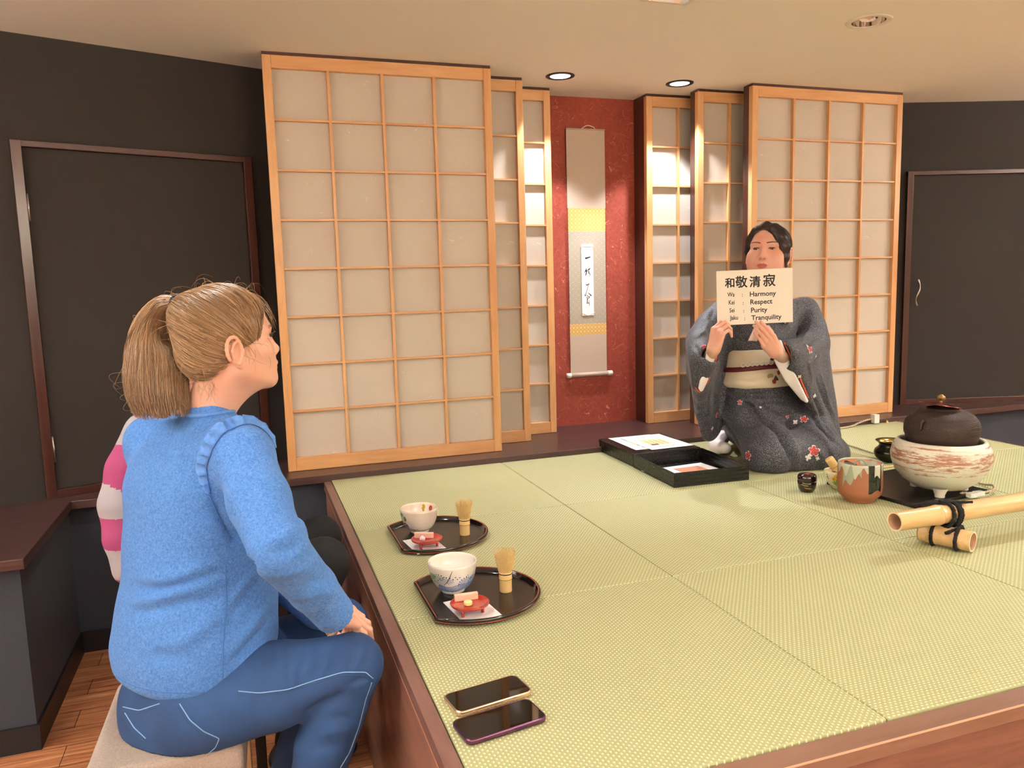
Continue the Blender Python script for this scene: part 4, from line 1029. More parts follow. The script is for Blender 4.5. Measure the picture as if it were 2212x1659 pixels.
        for ax in range(3):
            sl1 = [slice(1, n[i]-1) for i in range(3)]; sl1[ax] = slice(0, n[ax]-1); sl2 = list(sl1); sl2[ax] = slice(1, n[ax])
            a = ins[tuple(sl1)]; b = ins[tuple(sl2)]; cr = np.argwhere(a != b)
            if not len(cr): continue
            st = np.array([1, 1, 1]); st[ax] = 0; q = cr+st; fl = a[tuple(cr.T)]
            u, v = (ax+1) % 3, (ax+2) % 3
            def g(du, dv):
                w = q.copy(); w[:, u] -= du; w[:, v] -= dv; return idx[tuple(w.T)]
            f = np.stack([g(1, 1), g(0, 1), g(0, 0), g(1, 0)], 1); f[~fl] = f[~fl][:, ::-1]; F.append(f)
        F = np.concatenate(F) if F else np.zeros((0, 4), int)
        F = F[(F >= 0).all(1)]
        if clean and len(F):      # keep only sizeable islands
            par = np.arange(len(P))
            e = np.concatenate([F[:, [0, 1]], F[:, [1, 2]], F[:, [2, 3]]]); 
            for _ in range(400):
                m = np.minimum(par[e[:, 0]], par[e[:, 1]]); new = par.copy(); np.minimum.at(new, e[:, 0], m); np.minimum.at(new, e[:, 1], m); new = new[new]
                if (new == par).all(): break
                par = new
            r, ct = np.unique(par, return_counts=True); good = np.isin(par, r[ct > .02*len(P)])
            F = F[good[F[:, 0]]]; used = np.zeros(len(P), bool); used[F.ravel()] = True; mp = np.cumsum(used)-1; P = P[used]; F = mp[F]
        return P, F
def relax(P, F, it=2, lam=.5):
    e = np.concatenate([F[:, [0, 1]], F[:, [1, 2]], F[:, [2, 3]], F[:, [3, 0]]])
    for _ in range(it):
        S_ = np.zeros_like(P); n = np.zeros(len(P)); np.add.at(S_, e[:, 0], P[e[:, 1]]); np.add.at(n, e[:, 0], 1); np.add.at(S_, e[:, 1], P[e[:, 0]]); np.add.at(n, e[:, 1], 1)
        P = P+lam*(S_/np.maximum(n, 1)[:, None]-P)
    return P
def vnormals(P, F):
    a = P[F[:, 2]]-P[F[:, 0]]; b = P[F[:, 3]]-P[F[:, 1]]; fn = np.cross(a, b); N = np.zeros_like(P)
    for i in range(4): np.add.at(N, F[:, i], fn)
    return N/(np.linalg.norm(N, axis=1)[:, None]+1e-12)
def nmesh(name, P, F, mats, parent=None, mi=None, base=None, label=None, smooth=True):
    me = bpy.data.meshes.new(name); P = np.asarray(P, np.float32)
    if base is not None: P = P-np.array(base, np.float32)
    F = np.asarray(F); k = F.shape[1]
    me.vertices.add(len(P)); me.vertices.foreach_set('co', P.ravel()); me.loops.add(F.size); me.loops.foreach_set('vertex_index', F.ravel().astype(np.int32))
    me.polygons.add(len(F)); me.polygons.foreach_set('loop_start', (np.arange(len(F))*k).astype(np.int32))
    if not isinstance(mats, (list, tuple)): mats = [mats]
    for m in mats: me.materials.append(m)
    if mi is not None: me.polygons.foreach_set('material_index', np.asarray(mi, np.int32))
    me.update(calc_edges=True); me.validate()
    if smooth: me.polygons.foreach_set('use_smooth', [True]*len(me.polygons))
    o = link(name, me, parent)
    if base is not None and parent is None: o.location = tuple(base)
    if label: o['label'] = label
    return o
def tree(P, F): return BVHTree.FromPolygons([tuple(p) for p in P], [tuple(int(i) for i in f) for f in F])
def hit(T, u, v):
    """first surface point met by the line of sight through (u, v)"""
    o = Vector(_CC); d = Vector(P3(u, v, 1.0)-_CC).normalized(); h = T.ray_cast(o, d)
    if h[0] is None:
        best = None
        for s_ in range(30, 460, 2):
            q = T.find_nearest(o+d*(s_*.01))
            if best is None or q[3] < best[3]: best = q
        return np.array(best[0]), np.array(best[1])
    return np.array(h[0]), np.array(h[1])
def folds(P, F, lines, T=None):
    """raise or sink cloth along lines: (points, height, width)"""
    T = T or tree(P, F); N = vnormals(P, F)
    for pts, amp, wd in lines:
        L = np.array([hit(T, *p)[0] if len(p) == 2 else p for p in pts]); d = np.full(len(P), 9.0)
        lo, hi = L.min(0)-3*wd, L.max(0)+3*wd; sel = np.where(((P > lo) & (P < hi)).all(1))[0]
        if not len(sel): continue
        Q = P[sel]; dd = np.full(len(sel), 9.0); tt = np.zeros(len(sel)); n = len(L)-1
        for i in range(n):
            ab = L[i+1]-L[i]; t = np.clip(((Q-L[i])@ab)/max(ab@ab, 1e-12), 0, 1); q = np.linalg.norm(Q-L[i]-t[:, None]*ab, axis=1)
            m = q < dd; dd[m] = q[m]; tt[m] = (i+t[m])/n
        w_ = np.exp(-(dd/wd)**2)*np.sin(np.clip(tt, .02, .98)*PI)**.6
        P[sel] += N[sel]*(amp*w_)[:, None]
    return P
def strands(S, r, sides=3):
    """(n, k, 3) polylines -> tube mesh"""
    S = np.asarray(S, float); n, k, _ = S.shape; T_ = np.gradient(S, axis=1); T_ /= np.linalg.norm(T_, axis=2)[..., None]+1e-9
    up = np.array([.3, .2, 1.0]); U = np.cross(T_, up); U /= np.linalg.norm(U, axis=2)[..., None]+1e-9; W_ = np.cross(T_, U)
    rr = (np.asarray(r) if hasattr(r, '__len__') else np.full(k, r))
    rr = rr[None, :, None] if rr.ndim == 1 else rr[..., None]
    V = np.stack([S+rr*(U*math.cos(2*PI*i/sides)+W_*math.sin(2*PI*i/sides)) for i in range(sides)], 2).reshape(-1, 3)
    base = (np.arange(n)[:, None]*k+np.arange(k-1)[None, :])*sides; F = []
    for i in range(sides):
        j = (i+1) % sides; F.append(np.stack([base+i, base+j, base+sides+j, base+sides+i], -1).reshape(-1, 4))
    return V, np.concatenate(F)
def join(*L):
    Ps = []; Fs = []; n = 0
    for P, F in L: Ps.append(P); Fs.append(F+n); n += len(P)
    return np.concatenate(Ps), np.concatenate(Fs)
def xform(P, M, o): return P@np.array(M)+np.array(o)     # rows of M are the local axes in the world
# ------------------------------------------------------------------ head and hand builders (local frames)
def head_field(neck, style):
    """x to the person's left, y forward, z up; origin between the ears at eye level"""
    e = style.get('eye_open', .0042); so = style.get('soft', 0); f = Field((-.098, -.125, -.26), (.098, .122, .128), .0018)
    f.ell((0, -.008, .035), (.0735, .097, .083), 0); f.ell((0, .024, -.036), (.0605, .066, .078), .03)
    for s in (-1, 1):
        f.cone((s*.051, .0, -.052), (s*.017, .066, -.090), .0175, .0165, .028)
        f.ell((s*.043, .055, -.024), (.023, .023, .019), .022)
        if so: f.ell((s*.036, .046, -.052), (.029, .032, .034), .03)
        f.cone((s*.010, .0805-.003*so, .019), (s*.042, .066-.002*so, .021), .0115, .0105, .018)
    f.ell((0, .067, -.056), (.029, .0265, .029), .02); f.ell((0, .0735, -.095), (.021, .0165, .0155), .016)
    f.cone((0, -.018, -.05), neck, .052, style.get('neck_r', .056), .035)
    f.cone((0, .015, -.09), (neck[0], neck[1]+.008, neck[2]), style.get('chin', .030), style.get('chin', .030)+.008, .03)
    for s in (-1, 1): f.ell((s*.031, .096+.003*so, .001), (.0175, .0145, .0115), .012, 'sub')
    f.cone((0, .0835, .008), (0, .0985, -.029), .0068, .0088, .010); f.ell((0, .0985, -.031), .0100, .006)
    for s in (-1, 1):
        f.ell((s*.0118, .0915, -.0355), (.0068, .0095, .0072), .005); f.ell((s*.0064, .0955, -.0425), (.0036+.0006*so, .0058, .0030+.0014*so), .002, 'sub')
    for s in (-1, 1):
        f.cone((s*.0215, .0845, -.0660), (s*.0060, .0935, -.0598), .0040, .0047, .005); f.cone((s*.006, .0935, -.0598), (0, .0930, -.0610), .0047, .0045, .003)
        f.cone((s*.0190, .0850, -.0672), (0, .0905, -.0722), .0040, .0058, .004)
        f.cone((s*.0215, .0900, -.0662), (0, .0985, -.0660), .0010, .0016, .0025, 'sub')
    for s in (-1, 1):      # eyelids with an opening, then the opening itself
        g = Field((s*.031-.022, .045, -.022), (s*.031+.022, .095, .022), .0018)
        # align to the head grid
        g = f
        f.ell((s*.031, .0665, -.0005), (.0150, .0140, .0125), .004)
        f.ell((s*.031, .088, -.001), (.0132, .0200, e), .0022, 'sub')
        f.cone((s*.018, .0800, .0085), (s*.044, .0735, .0080), .0014, .0014, .003, 'sub')
    for s in (-1, 1):      # ears
        f.ell((s*.0735, -.013, -.012), (.0085, .0165, .0285), .006)
        ring = [(s*.0845, -.013+.0165*math.cos(a)-.004, -.010+.0290*math.sin(a)) for a in [PI*(-.42)+PI*1.62*i/13 for i in range(14)]]
        ring = [(x-s*.006*max(0, (y+.013)/.0165), y, z) for x, y, z in ring]
        f.ell((s*.0845, -.0115, -.012), (.0080, .0105, .0185), .004, 'sub')
        f.chain(ring, .0036, .0025)
        f.chain([(s*.0810, -.0215, -.026), (s*.0825, -.0225, -.010), (s*.0825, -.0165, .004), (s*.0815, -.008, .009)], .0030, .003)
        f.ell((s*.0765, -.0075, -.0425), (.0050, .0085, .0090), .005); f.ell((s*.079, .0015, -.015), (.0045, .004, .006), .004)
    return f
def head_mats(P, F, lw=.0215):
    c = P[F].mean(1); x, y, z = np.abs(c[:, 0]), c[:, 1], c[:, 2]
    q = np.clip(1-(x/lw)**2, 0, 1)**.55
    lip = (y > .080) & (x < lw) & (z < -.0660+.0083*q-.0016*np.exp(-(x/.003)**2)) & (z > -.0660-.0110*q)
    return lip.astype(int)
def eyeballs(par, M, o, base, gaze=(0, 1, 0), iris='3a2418', sc=1.0, big=0):
    mw = M_eye; out = []
    for s in (-1, 1):
        me = MB(); c = Vector((s*.031, .0665, -.0005)); gz = Vector(gaze).normalized(); R_ = .0122
        prof = [(max(1e-5, R_*math.sin(a)), R_*math.cos(a)) for a in [PI*k/40 for k in range(41)]]
        me.lathe([q for q in prof if math.acos(max(-1, min(1, q[1]/R_))) <= .22+big*.5], 24, cap=False, mi=2)
        me.lathe([q for q in prof if .21+big*.5 <= math.acos(max(-1, min(1, q[1]/R_))) <= .56+big], 24, cap=False, mi=1)
        me.lathe([q for q in prof if math.acos(max(-1, min(1, q[1]/R_))) >= .53+big], 24, cap=False, mi=0)
        q = gz.to_track_quat('Z', 'Y').to_matrix(); V = np.array([(q @ Vector(v))+c for v in me.v])*np.array(sc)
        V = xform(V, M, o)-np.array(base)
        out.append(obj('eyeball', (V.tolist(), me.f, me.mi), [mw, M_iris(iris), M_pupil], par, smooth=True))
    return out
M_eye = M('eye_white', 'ece6e2', .15); M_pupil = M('pupil', '0a0808', .08)
def M_iris(c): return bpy.data.materials.get('iris_'+c) or M('iris_'+c, c, .12)
def hand_field(side, curls, thumb, splay=(-.10, -.02, .05, .13), h=.0017, fore=.075, arm=None):
    """fingers along +y, back of the hand +z; side=+1 right hand (thumb at -x)"""
    f = Field((-.10, -fore-.03, -.10), (.10, .20, .08), h); X = (-.0285, -.0095, .0100, .0275)
    Yk = (.086, .090, .085, .076); LN = ((.042, .025, .020), (.046, .029, .021), (.042, .027, .021), (.033, .020, .018))
    RR = ((.0092, .0082, .0074, .0062), (.0094, .0084, .0075, .0063), (.0088, .0078, .0070, .0059), (.0078, .0068, .0060, .0052))
    if arm is None: f.cone((0, -fore, 0), (0, .004, 0), .0265, .0245, 0, flat=((0, 0, 1), 1.30))
    else:
        a_ = nrm(arm); f.cone(a_*.085, a_*.012, .0275, .0235, 0); f.cone(a_*.012, (0, .006, 0), .0235, .0240, .012, flat=((0, 0, 1), 1.25))
    for i in range(4): f.cone((side*X[i]*.55, .006, 0), (side*X[i], Yk[i]-.004, 0), .0150, .0112, .014)
    f.ell((side*.012, .035, -.009), (.014, .026, .009), .012)
    for i in range(4):
        p = np.array([side*X[i], Yk[i], 0.0]); ang = 0; pts = [p.copy()]
        d0 = np.array([side*math.sin(splay[i]), math.cos(splay[i]), 0])
        for c, L_ in zip(curls[i], LN[i]):
            ang += math.radians(c); p = p+(d0*math.cos(ang)+np.array([0, 0, -1])*math.sin(ang))*L_; pts.append(p.copy())
        f.cone((side*X[i]*.9, Yk[i]-.03, .0), pts[0], .0100, RR[i][0]+.0006, .006)
        for j in range(3):
            f.cone(pts[j], pts[j+1], RR[i][j], RR[i][j+1], .0022 if j else .005, pad=.02)
    tb = np.array([-side*.020, .016, -.008]); d = nrm((-side*thumb[0][0], thumb[0][1], thumb[0][2])); p1 = tb+d*.040
    d = nrm((-side*thumb[1][0], thumb[1][1], thumb[1][2])); p2 = p1+d*.031; d = nrm((-side*thumb[2][0], thumb[2][1], thumb[2][2])); p3 = p2+d*.024
    f.cone(tb, p1, .0155, .0118, .012); f.cone(p1, p2, .0112, .0098, .004); f.cone(p2, p3, .0098, .0078, .003)
    return f
def frame(fwd, up):
    """rows: local x, y(forward), z(up) in the world"""
    y = nrm(fwd); z = np.array(up, float); z = nrm(z-(z@y)*y); x = np.cross(y, z); return np.array([x, y, z])
t = NT('fair_skin'); a = t.noise(t.co(), 30, 4, .6); b = t.noise(t.co(), 420, 3, .6)
t.set(Base_Color=t.mix(a, lin('e2ab93'), lin('ecbfa8')), Roughness=.48); t.bump(b, .12, .0004)
for k_, v_ in {'Subsurface Weight': .35, 'Subsurface Scale': .008}.items(): t.b.inputs[k_].default_value = v_
t.b.inputs['Subsurface Radius'].default_value = (1, .35, .2); m_skin = t.m
t = NT('warm_skin'); a = t.noise(t.co(), 22, 4, .6)
t.set(Base_Color=t.mix(a, lin('d99d88'), lin('e8b7a4')), Roughness=.42)
for k_, v_ in {'Subsurface Weight': .35, 'Subsurface Scale': .008}.items(): t.b.inputs[k_].default_value = v_
t.b.inputs['Subsurface Radius'].default_value = (1, .35, .2); m_skin2 = t.m
m_lips = M('lips', 'cf8580', .4); m_lips2 = M('lips_rose', 'b8605a', .35)
# ================================================================== seated person in the blue top
def hairmat(name, c1, c2, c3, rough=.38):
    t = NT(name); f = t.noise(t.co((1, 1, 1)), 130, 3, .6); g = t.noise(t.co(), 9, 3, .6)
    ge = t.n('ShaderNodeNewGeometry'); r = ge.outputs['Random Per Island']
    t.set(Base_Color=t.mix(t.math('MULTIPLY', g, .5), t.ramp(r, [(0, lin(c1)), (.55, lin(c3)), (1, lin(c2))]), lin(c3)), Roughness=rough)
    t.b.inputs['Specular IOR Level'].default_value = .55; return t.m
m_blond = hairmat('light_brown_hair', '775a42', 'd2ac84', '9c7b5b')
def dirz(deg): return np.array([math.cos(math.radians(deg)), math.sin(math.radians(deg)), 0])
BASE_B = np.array([-.45, -1.50, .45])
bf = dirz(36); brt = np.array([bf[1], -bf[0], 0])      # facing, and the person's right-hand side
DT_ = 1.71
def lv(v, uL, uR, a, b, dep=DT_):
    p = P3((uL+uR)/2, v, dep); return (p[2], p[0], p[1], a, b)
Hh = P3(494, 741, 1.70); hf = nrm(dirz(19)*math.cos(math.radians(6))+np.array([0, 0, math.sin(math.radians(6))]))
MH = frame(hf, (0, 0, 1)); 
MH = np.array([-MH[0]*-1*-1, MH[1], MH[2]]) if False else MH
# frame() gives x = forward x up (the person's right); the head builder is symmetric in x
NB = P3(450, 893, 1.70); neck_l = MH@(NB-Hh)
f = head_field(tuple(neck_l), {'neck_r': .047, 'chin': .024, 'eye_open': .0042})
Ph, Fh = f.mesh(); mih = head_mats(Ph, Fh); Ph = xform(Ph, MH, Hh)
# --- trunk and limbs of the body (mostly under clothes)
S_, E_, W_ = P3(524, 985, 1.585), P3(600, 1190, 1.41), P3(728, 1330, 1.585)
LS, LE, LW = P3(330, 958, 1.786), P3(560, 1210, 1.93), P3(690, 1320, 1.80)
Rh_, Rk = P3(430, 1530, 1.63), P3(760, 1437, 1.66); Lh_, Lk = P3(430, 1500, 1.80), P3(737, 1352, 1.93)
Ra = P3(700, 1659, 1.66); Rank = Rk+(Ra-Rk)*((Rk[2]-.10)/(Rk[2]-Ra[2])); Rank[0] = max(Rank[0], -.36)
Lank = Lk+np.array([-.17, .02, 0]); Lank[2] = .10
f = Field((-.75, -2.0, .05), (.02, -1.15, 1.30), .007)
f.loft([(z, cx, cy, a-.03, b-.03) for z, cx, cy, a, b in [lv(1480, 255, 575, .185, .150), lv(1250, 282, 578, .165, .138), lv(1050, 290, 580, .18, .125), lv(960, 330, 560, .16, .09)]], brt, 0)
NL = NB+np.array([0, 0, -.055])
f.chain([NL, S_, E_, W_], [.035, .045, .034, .024], .02); f.chain([NL, LS, LE, LW], [.035, .045, .034, .024], .02)
f.chain([Rh_, Rk, Rank], [.08, .05, .032], .02); f.chain([Lh_, Lk, Lank], [.08, .05, .032], .02)
Pb, Fb = f.mesh()
# --- hands: right hand resting on the left knee, left hand under it
Hr = P3(722, 1322, 1.62); fwd = nrm(P3(772, 1342, 1.72)-Hr); Mr = frame(fwd, nrm(np.array([.35, -.30, 1.0])))
curls = [(38, 42, 22), (40, 44, 22), (42, 44, 22), (46, 40, 20)]
f = hand_field(1, curls, ((.75, .75, -.35), (.35, .95, -.25), (.2, 1, -.2)), arm=Mr@(E_-Hr)); P1, F1 = f.mesh(); P1 = xform(P1*.94, Mr, Hr)
Hl = P3(690, 1318, 1.82); fwd = nrm(P3(760, 1322, 1.82)-Hl+np.array([0, 0, -.01])); Ml = frame(fwd, nrm(np.array([.2, -.25, 1.0])))
f = hand_field(-1, [(28, 45, 28)]*3+[(32, 45, 28)], ((.75, .75, -.35), (.35, .95, -.25), (.2, 1, -.2)), arm=Ml@(LE-Hl)); P2, F2 = f.mesh(); P2 = xform(P2*.94, Ml, Hl)
Pa, Fa = join((Ph, Fh), (Pb, Fb), (P1, F1), (P2, F2)); mi = np.concatenate([mih, np.zeros(len(Fb)+len(F1)+len(F2), int)])
blue = nmesh('person', Pa, Fa, [m_skin, m_lips], None, mi, BASE_B)
tag(blue, 'person in a light blue top and jeans with a high ponytail, seated on a stool', 'person')
eyeballs(blue, MH, Hh, BASE_B, (0, 1, .02), '5b6f7d')
# eyelashes and brow
def on_head(T, x, y, z): 
    p = T.find_nearest(Vector(Hh+np.array([x, y, z])@MH)); return np.array(p[0]), np.array(p[1])
Th = tree(Ph, Fh)
rs = np.random.RandomState(3)
for s in (-1, 1):
    ss = []
    for k in range(26):
        x = s*(.031+.013*(k/25*2-1)); z = .0035*math.cos((k/25*2-1)*1.2); p = Hh+np.array([x, .0795-.3*(abs(x)-.031)**2*20, z])@MH
        d = nrm(np.array([.2*(x-s*.031)*20, 1, .45+.2*rs.rand()])@MH); ss.append([p+d*.009*t_+MH[2]*.0025*t_*t_ for t_ in np.linspace(0, 1, 5)])
    P_, F_ = strands(ss, [.0004, .00035, .0003, .0002, .0001]); nmesh('eyelashes', P_, F_, M('brown_lashes', '4a352a', .5), blue, base=BASE_B)
for s in (-1, 1):
    ss = []
    for k in range(70):
        u_ = k/69; x = s*(.014+.034*u_); q, n_ = on_head(Th, x, .10-.03*u_, .0215+.004*math.sin(u_*2.4)+rs.uniform(-.0022, .0022)); d = nrm(np.array([s*1, -.2, .35-.6*u_])@MH)
        ss.append([q+n_*.0008+d*.007*t_ for t_ in np.linspace(0, 1, 4)])
    P_, F_ = strands(ss, [.0003, .0003, .0002, .0001]); nmesh('eyebrow', P_, F_, m_blond, blue, base=BASE_B)

# --- the blue top
t = NT('blue_fleece'); a = t.noise(t.co(), 210, 4, .72, .8); b = t.noise(t.co(), 6, 3, .5); c_ = t.noise(t.co(), 900, 2, .6)
t.set(Base_Color=t.mix(t.ramp(a, [(.35, (0, 0, 0)), (.7, (1, 1, 1))]), lin('3f70b9'), lin('6697dc')), Roughness=.95)
t.b.inputs['Sheen Weight'].default_value = .12; t.b.inputs['Sheen Roughness'].default_value = .4; t.b.inputs['Specular IOR Level'].default_value = .1
t.bump(t.math('ADD', a, t.math('MULTIPLY', c_, .4)), .75, .0022); m_fleece = t.m
f = Field((-.78, -2.02, .50), (.0, -1.15, 1.20), .0042)
LV = [lv(1444, 262, 574, .178, .143), lv(1420, 260, 577, .180, .148), lv(1380, 258, 582, .186, .156), lv(1300, 270, 586, .176, .152), lv(1230, 280, 584, .170, .144), lv(1150, 284, 580, .176, .138),
      lv(1050, 286, 578, .188, .132), lv(990, 296, 574, .186, .120), lv(940, 335, 560, .160, .090)]
f.loft(LV, brt, 0, pw=2.3)
f.chain([NB+np.array([0, 0, -.03]), NB+np.array([0, 0, .002])], [.066, .054], .03)
f.chain([NB+np.array([0, 0, -.050]), S_], [.046, .058], .035); f.chain([NB+np.array([0, 0, -.050]), LS], [.046, .058], .035)
M1 = S_+(E_-S_)*.5
f.chain([S_, M1, E_], [.062, .056, .050], .022); f.chain([E_, E_+(W_-E_)*.55, W_+(W_-E_)*.02], [.053, .046, .040], .010)
f.chain([LS, LS+(LE-LS)*.5, LE], [.060, .056, .050], .022); f.chain([LE, LW], [.052, .040], .010)
# cuff opening and collar opening
dW = nrm(W_-E_); f.plane(W_+dW*.030, dW, .002) if False else None
cuf = W_+dW*.04
f.cone(cuf, cuf+dW*.08, .060, .060, .002, 'sub')
f.cone(NB+np.array([0, 0, .052]), NB+(Hh-NB)*.9, .056, .080, .004, 'sub')
hemn = np.array([-.10, -.02, -1.0]); 
f.wobble(.0035, .16, 5)
Ps, Fs = f.mesh(); Ps = relax(Ps, Fs, 1, .3)
T = tree(Ps, Fs)
FL = [ # folds: raised (+) and sunk (-)
 ([(462, 1075), (478, 1120), (505, 1165), (545, 1222), (590, 1268)], -.013, .010),
 ([(470, 1118), (440, 1108), (410, 1100)], -.006, .010), ([(455, 1085), (420, 1060), (372, 1048)], .005, .014),
 ([(300, 1245), (340, 1252), (400, 1240), (470, 1212)], .009, .013), ([(292, 1262), (340, 1275), (400, 1262), (480, 1232)], -.008, .010),
 ([(285, 1300), (330, 1296), (395, 1275), (480, 1250)], .009, .013), ([(280, 1330), (330, 1320), (400, 1302), (478, 1290)], -.007, .012),
 ([(340, 1400), (400, 1385), (450, 1345), (490, 1310)], .007, .015), ([(320, 1425), (350, 1415), (380, 1430)], -.006, .014),
 ([(500, 1330), (530, 1290), (560, 1250)], -.008, .011), ([(500, 1300), (525, 1265), (545, 1235)], .007, .010), ([(505, 1400), (545, 1350), (580, 1300)], .008, .012),
 ([(500, 1430), (545, 1385), (585, 1335)], -.008, .010), ([(510, 1470), (550, 1420), (580, 1385)], .006, .012),
 ([(585, 1200), (620, 1190), (655, 1165)], -.006, .010), ([(575, 1180), (610, 1160), (645, 1140)], .007, .010), ([(640, 1118), (655, 1132), (668, 1160)], .008, .008),
 ([(600, 1245), (640, 1232), (690, 1215)], .005, .010), ([(625, 1275), (670, 1258), (712, 1250)], -.005, .009), ([(640, 1290), (690, 1280), (728, 1280)], .005, .009),
 ([(655, 1335), (690, 1320), (700, 1290)], -.004, .010), ([(690, 1380), (700, 1350), (735, 1330)], .004, .010),
 ([(330, 960), (380, 985), (430, 990)], -.004, .014), ([(300, 1060), (350, 1075), (420, 1070)], .004, .018), ([(480, 905), (500, 925), (490, 950)], -.003, .012)]
Ps = folds(Ps, Fs, FL, T)
top = nmesh('blue_top', Ps, Fs, m_fleece, blue, base=BASE_B, label='light blue brushed long-sleeved top')
T = tree(Ps, Fs)
m_blued = M('blue_fleece_seam', '3f6cb2', .9); m_blue_fr = M('blue_frill', '4f82cc', .85, col2='6394da', nscale=120)
def surf_tube(T, px, r, lift=.0, n=10, smoothing=True, world=False):
    pts = []
    for i in range(len(px)-1):
        for k in range(n): pts.append(tuple(px[i][j]+(px[i+1][j]-px[i][j])*k/n for j in range(len(px[i]))))
    pts.append(px[-1]); Q = []
    for p in pts:
        if len(p) == 2: a, b = hit(T, *p)
        else: q = T.find_nearest(Vector(p)); a, b = np.array(q[0]), np.array(q[1])
        Q.append(a+b*lift)
    Q = np.array(Q)
    for _ in range(2): Q[1:-1] = (Q[:-2]+2*Q[1:-1]+Q[2:])/4
    return MB().tube([Vector(p-BASE_B) for p in Q], r, 6)
obj('side_seam', surf_tube(T, [(487, 1215), (490, 1300), (482, 1400), (481, 1505)], .0013, -.0002), m_blued, top, smooth=True)
obj('hem_seam', surf_tube(T, [(252, 1462), (290, 1482), (350, 1496), (420, 1498), (490, 1488), (540, 1462), (577, 1425)], .0013, 0), m_blued, top, smooth=True)
obj('armhole_seam', surf_tube(T, [(455, 1075), (470, 1110), (488, 1145)], .0016, 0), m_blued, top, smooth=True)
# collar band
m = MB(); ring = []
for k in range(40):
    a = 2*PI*k/40; p = NB+np.array([0, 0, .004])+(.057*math.cos(a))*brt+(.055*math.sin(a))*bf; q = T.find_nearest(Vector(p)); ring.append(Vector(np.array(q[0])-BASE_B))
m.tube(ring, .0042, 8, closed=True); obj('collar_band', m, m_blue_fr, top, smooth=True)
# frill over each shoulder
def frill(pts, T, w=.024, amp=.011, waves=9, seed=0, outd=None):
    rr = random.Random(seed); dense = []
    for i in range(len(pts)-1):
        for k in range(16): dense.append(np.array(pts[i])+(np.array(pts[i+1])-np.array(pts[i]))*k/16)
    dense.append(np.array(pts[-1])); Q = []; N_ = []
    for p in dense:
        q = T.find_nearest(Vector(p)); Q.append(np.array(q[0])); N_.append(np.array(q[1]))
    Q = np.array(Q); N_ = np.array(N_)
    for _ in range(4): Q[1:-1] = (Q[:-2]+2*Q[1:-1]+Q[2:])/4; N_[1:-1] = (N_[:-2]+2*N_[1:-1]+N_[2:])/4
    n = len(Q); rows = []; ph = 0
    for i in range(n):
        t_ = nrm(Q[min(i+1, n-1)]-Q[max(i-1, 0)]); nn = nrm(N_[i]); sd = nrm(np.cross(t_, nn)); ph += 2*PI*waves/n*rr.uniform(.7, 1.3)
        fade = math.sin(PI*min(1, max(.0, (i+2)/(n+3))))**.5; row = []
        for j in range(7):
            u_ = j/6; out = nn*(w*fade*u_*.75+.001)+sd*(w*fade*u_*.75*outd); wav = math.sin(ph)*amp*fade*u_**1.2
            row.append(tuple(Q[i]+out+sd*wav*.9-nn*abs(wav)*.25+t_*math.cos(ph*1.0)*amp*.5*u_-BASE_B))
        rows.append(row)
    m = MB(); m.grid(rows); return m
def shoulder_ring(S, E, a0, a1, n, r=.075, back=.012):
    ax_ = nrm(E-S); u_ = nrm(np.array([0, 0, 1])-ax_*ax_[2]); v_ = np.cross(ax_, u_)
    return [S+ax_*back+(u_*math.cos(a)+v_*math.sin(a))*r for a in [a0+(a1-a0)*k/n for k in range(n+1)]]
ptsR = [hit(T, *p)[0] for p in [(455, 1068), (450, 1040), (447, 1010), (455, 985), (470, 955), (490, 932), (515, 922)]] 
fo = frill(ptsR+[ptsR[-1]+np.array([.03, .02, .0]), ptsR[-1]+np.array([.055, .03, -.02]), ptsR[-1]+np.array([.07, .035, -.055])], T, .026, .012, 13, 1, -.6)
o = obj('shoulder_frill', fo, m_blue_fr, top, smooth=True, fix=False); md = o.modifiers.new('s', 'SOLIDIFY'); md.thickness = .0016
ptsL = [LS+np.array([-.03, .05, .02]), LS+np.array([.01, .03, .07]), LS+np.array([.06, .02, .055]), LS+np.array([.09, .03, .0])]
o = obj('shoulder_frill', frill(ptsL, T, .026, .011, 10, 2, .5), m_blue_fr, top, smooth=True, fix=False); md = o.modifiers.new('s', 'SOLIDIFY'); md.thickness = .0016

# --- jeans
t = NT('blue_denim'); a = t.noise(t.co((1, 1, 1)), 700, 2, .6); b = t.noise(t.co(), 7, 4, .6)
t.set(Base_Color=t.mix(t.math('MULTIPLY', a, .3), t.ramp(b, [(.35, lin('15305c')), (.7, lin('234679'))]), lin('40699e')), Roughness=.85); t.bump(a, .3, .0008); m_denim = t.m
f = Field((-.80, -2.05, .03), (.0, -1.15, .78), .0048)
PC = P3(420, 1520, 1.715)
f.ell(PC+np.array([0, 0, .0]), (.166, .145, .125), 0, ax=np.array([brt, bf, (0, 0, 1)]))
f.loft([lv(1560, 272, 560, .155, .130), lv(1450, 278, 560, .148, .125)], brt, .03)
for H0, K0, A0 in ((Rh_, Rk, Rank), (Lh_, Lk, Lank)):
    mid_ = H0+(K0-H0)*.5+np.array([0, 0, .004])
    f.chain([H0, mid_, K0], [.098, .086, .066], .022)
    f.chain([K0, K0+(A0-K0)*.35+np.array([-.012, 0, 0]), A0], [.064, .060, .044], .012)
f.wobble(.003, .12, 8)
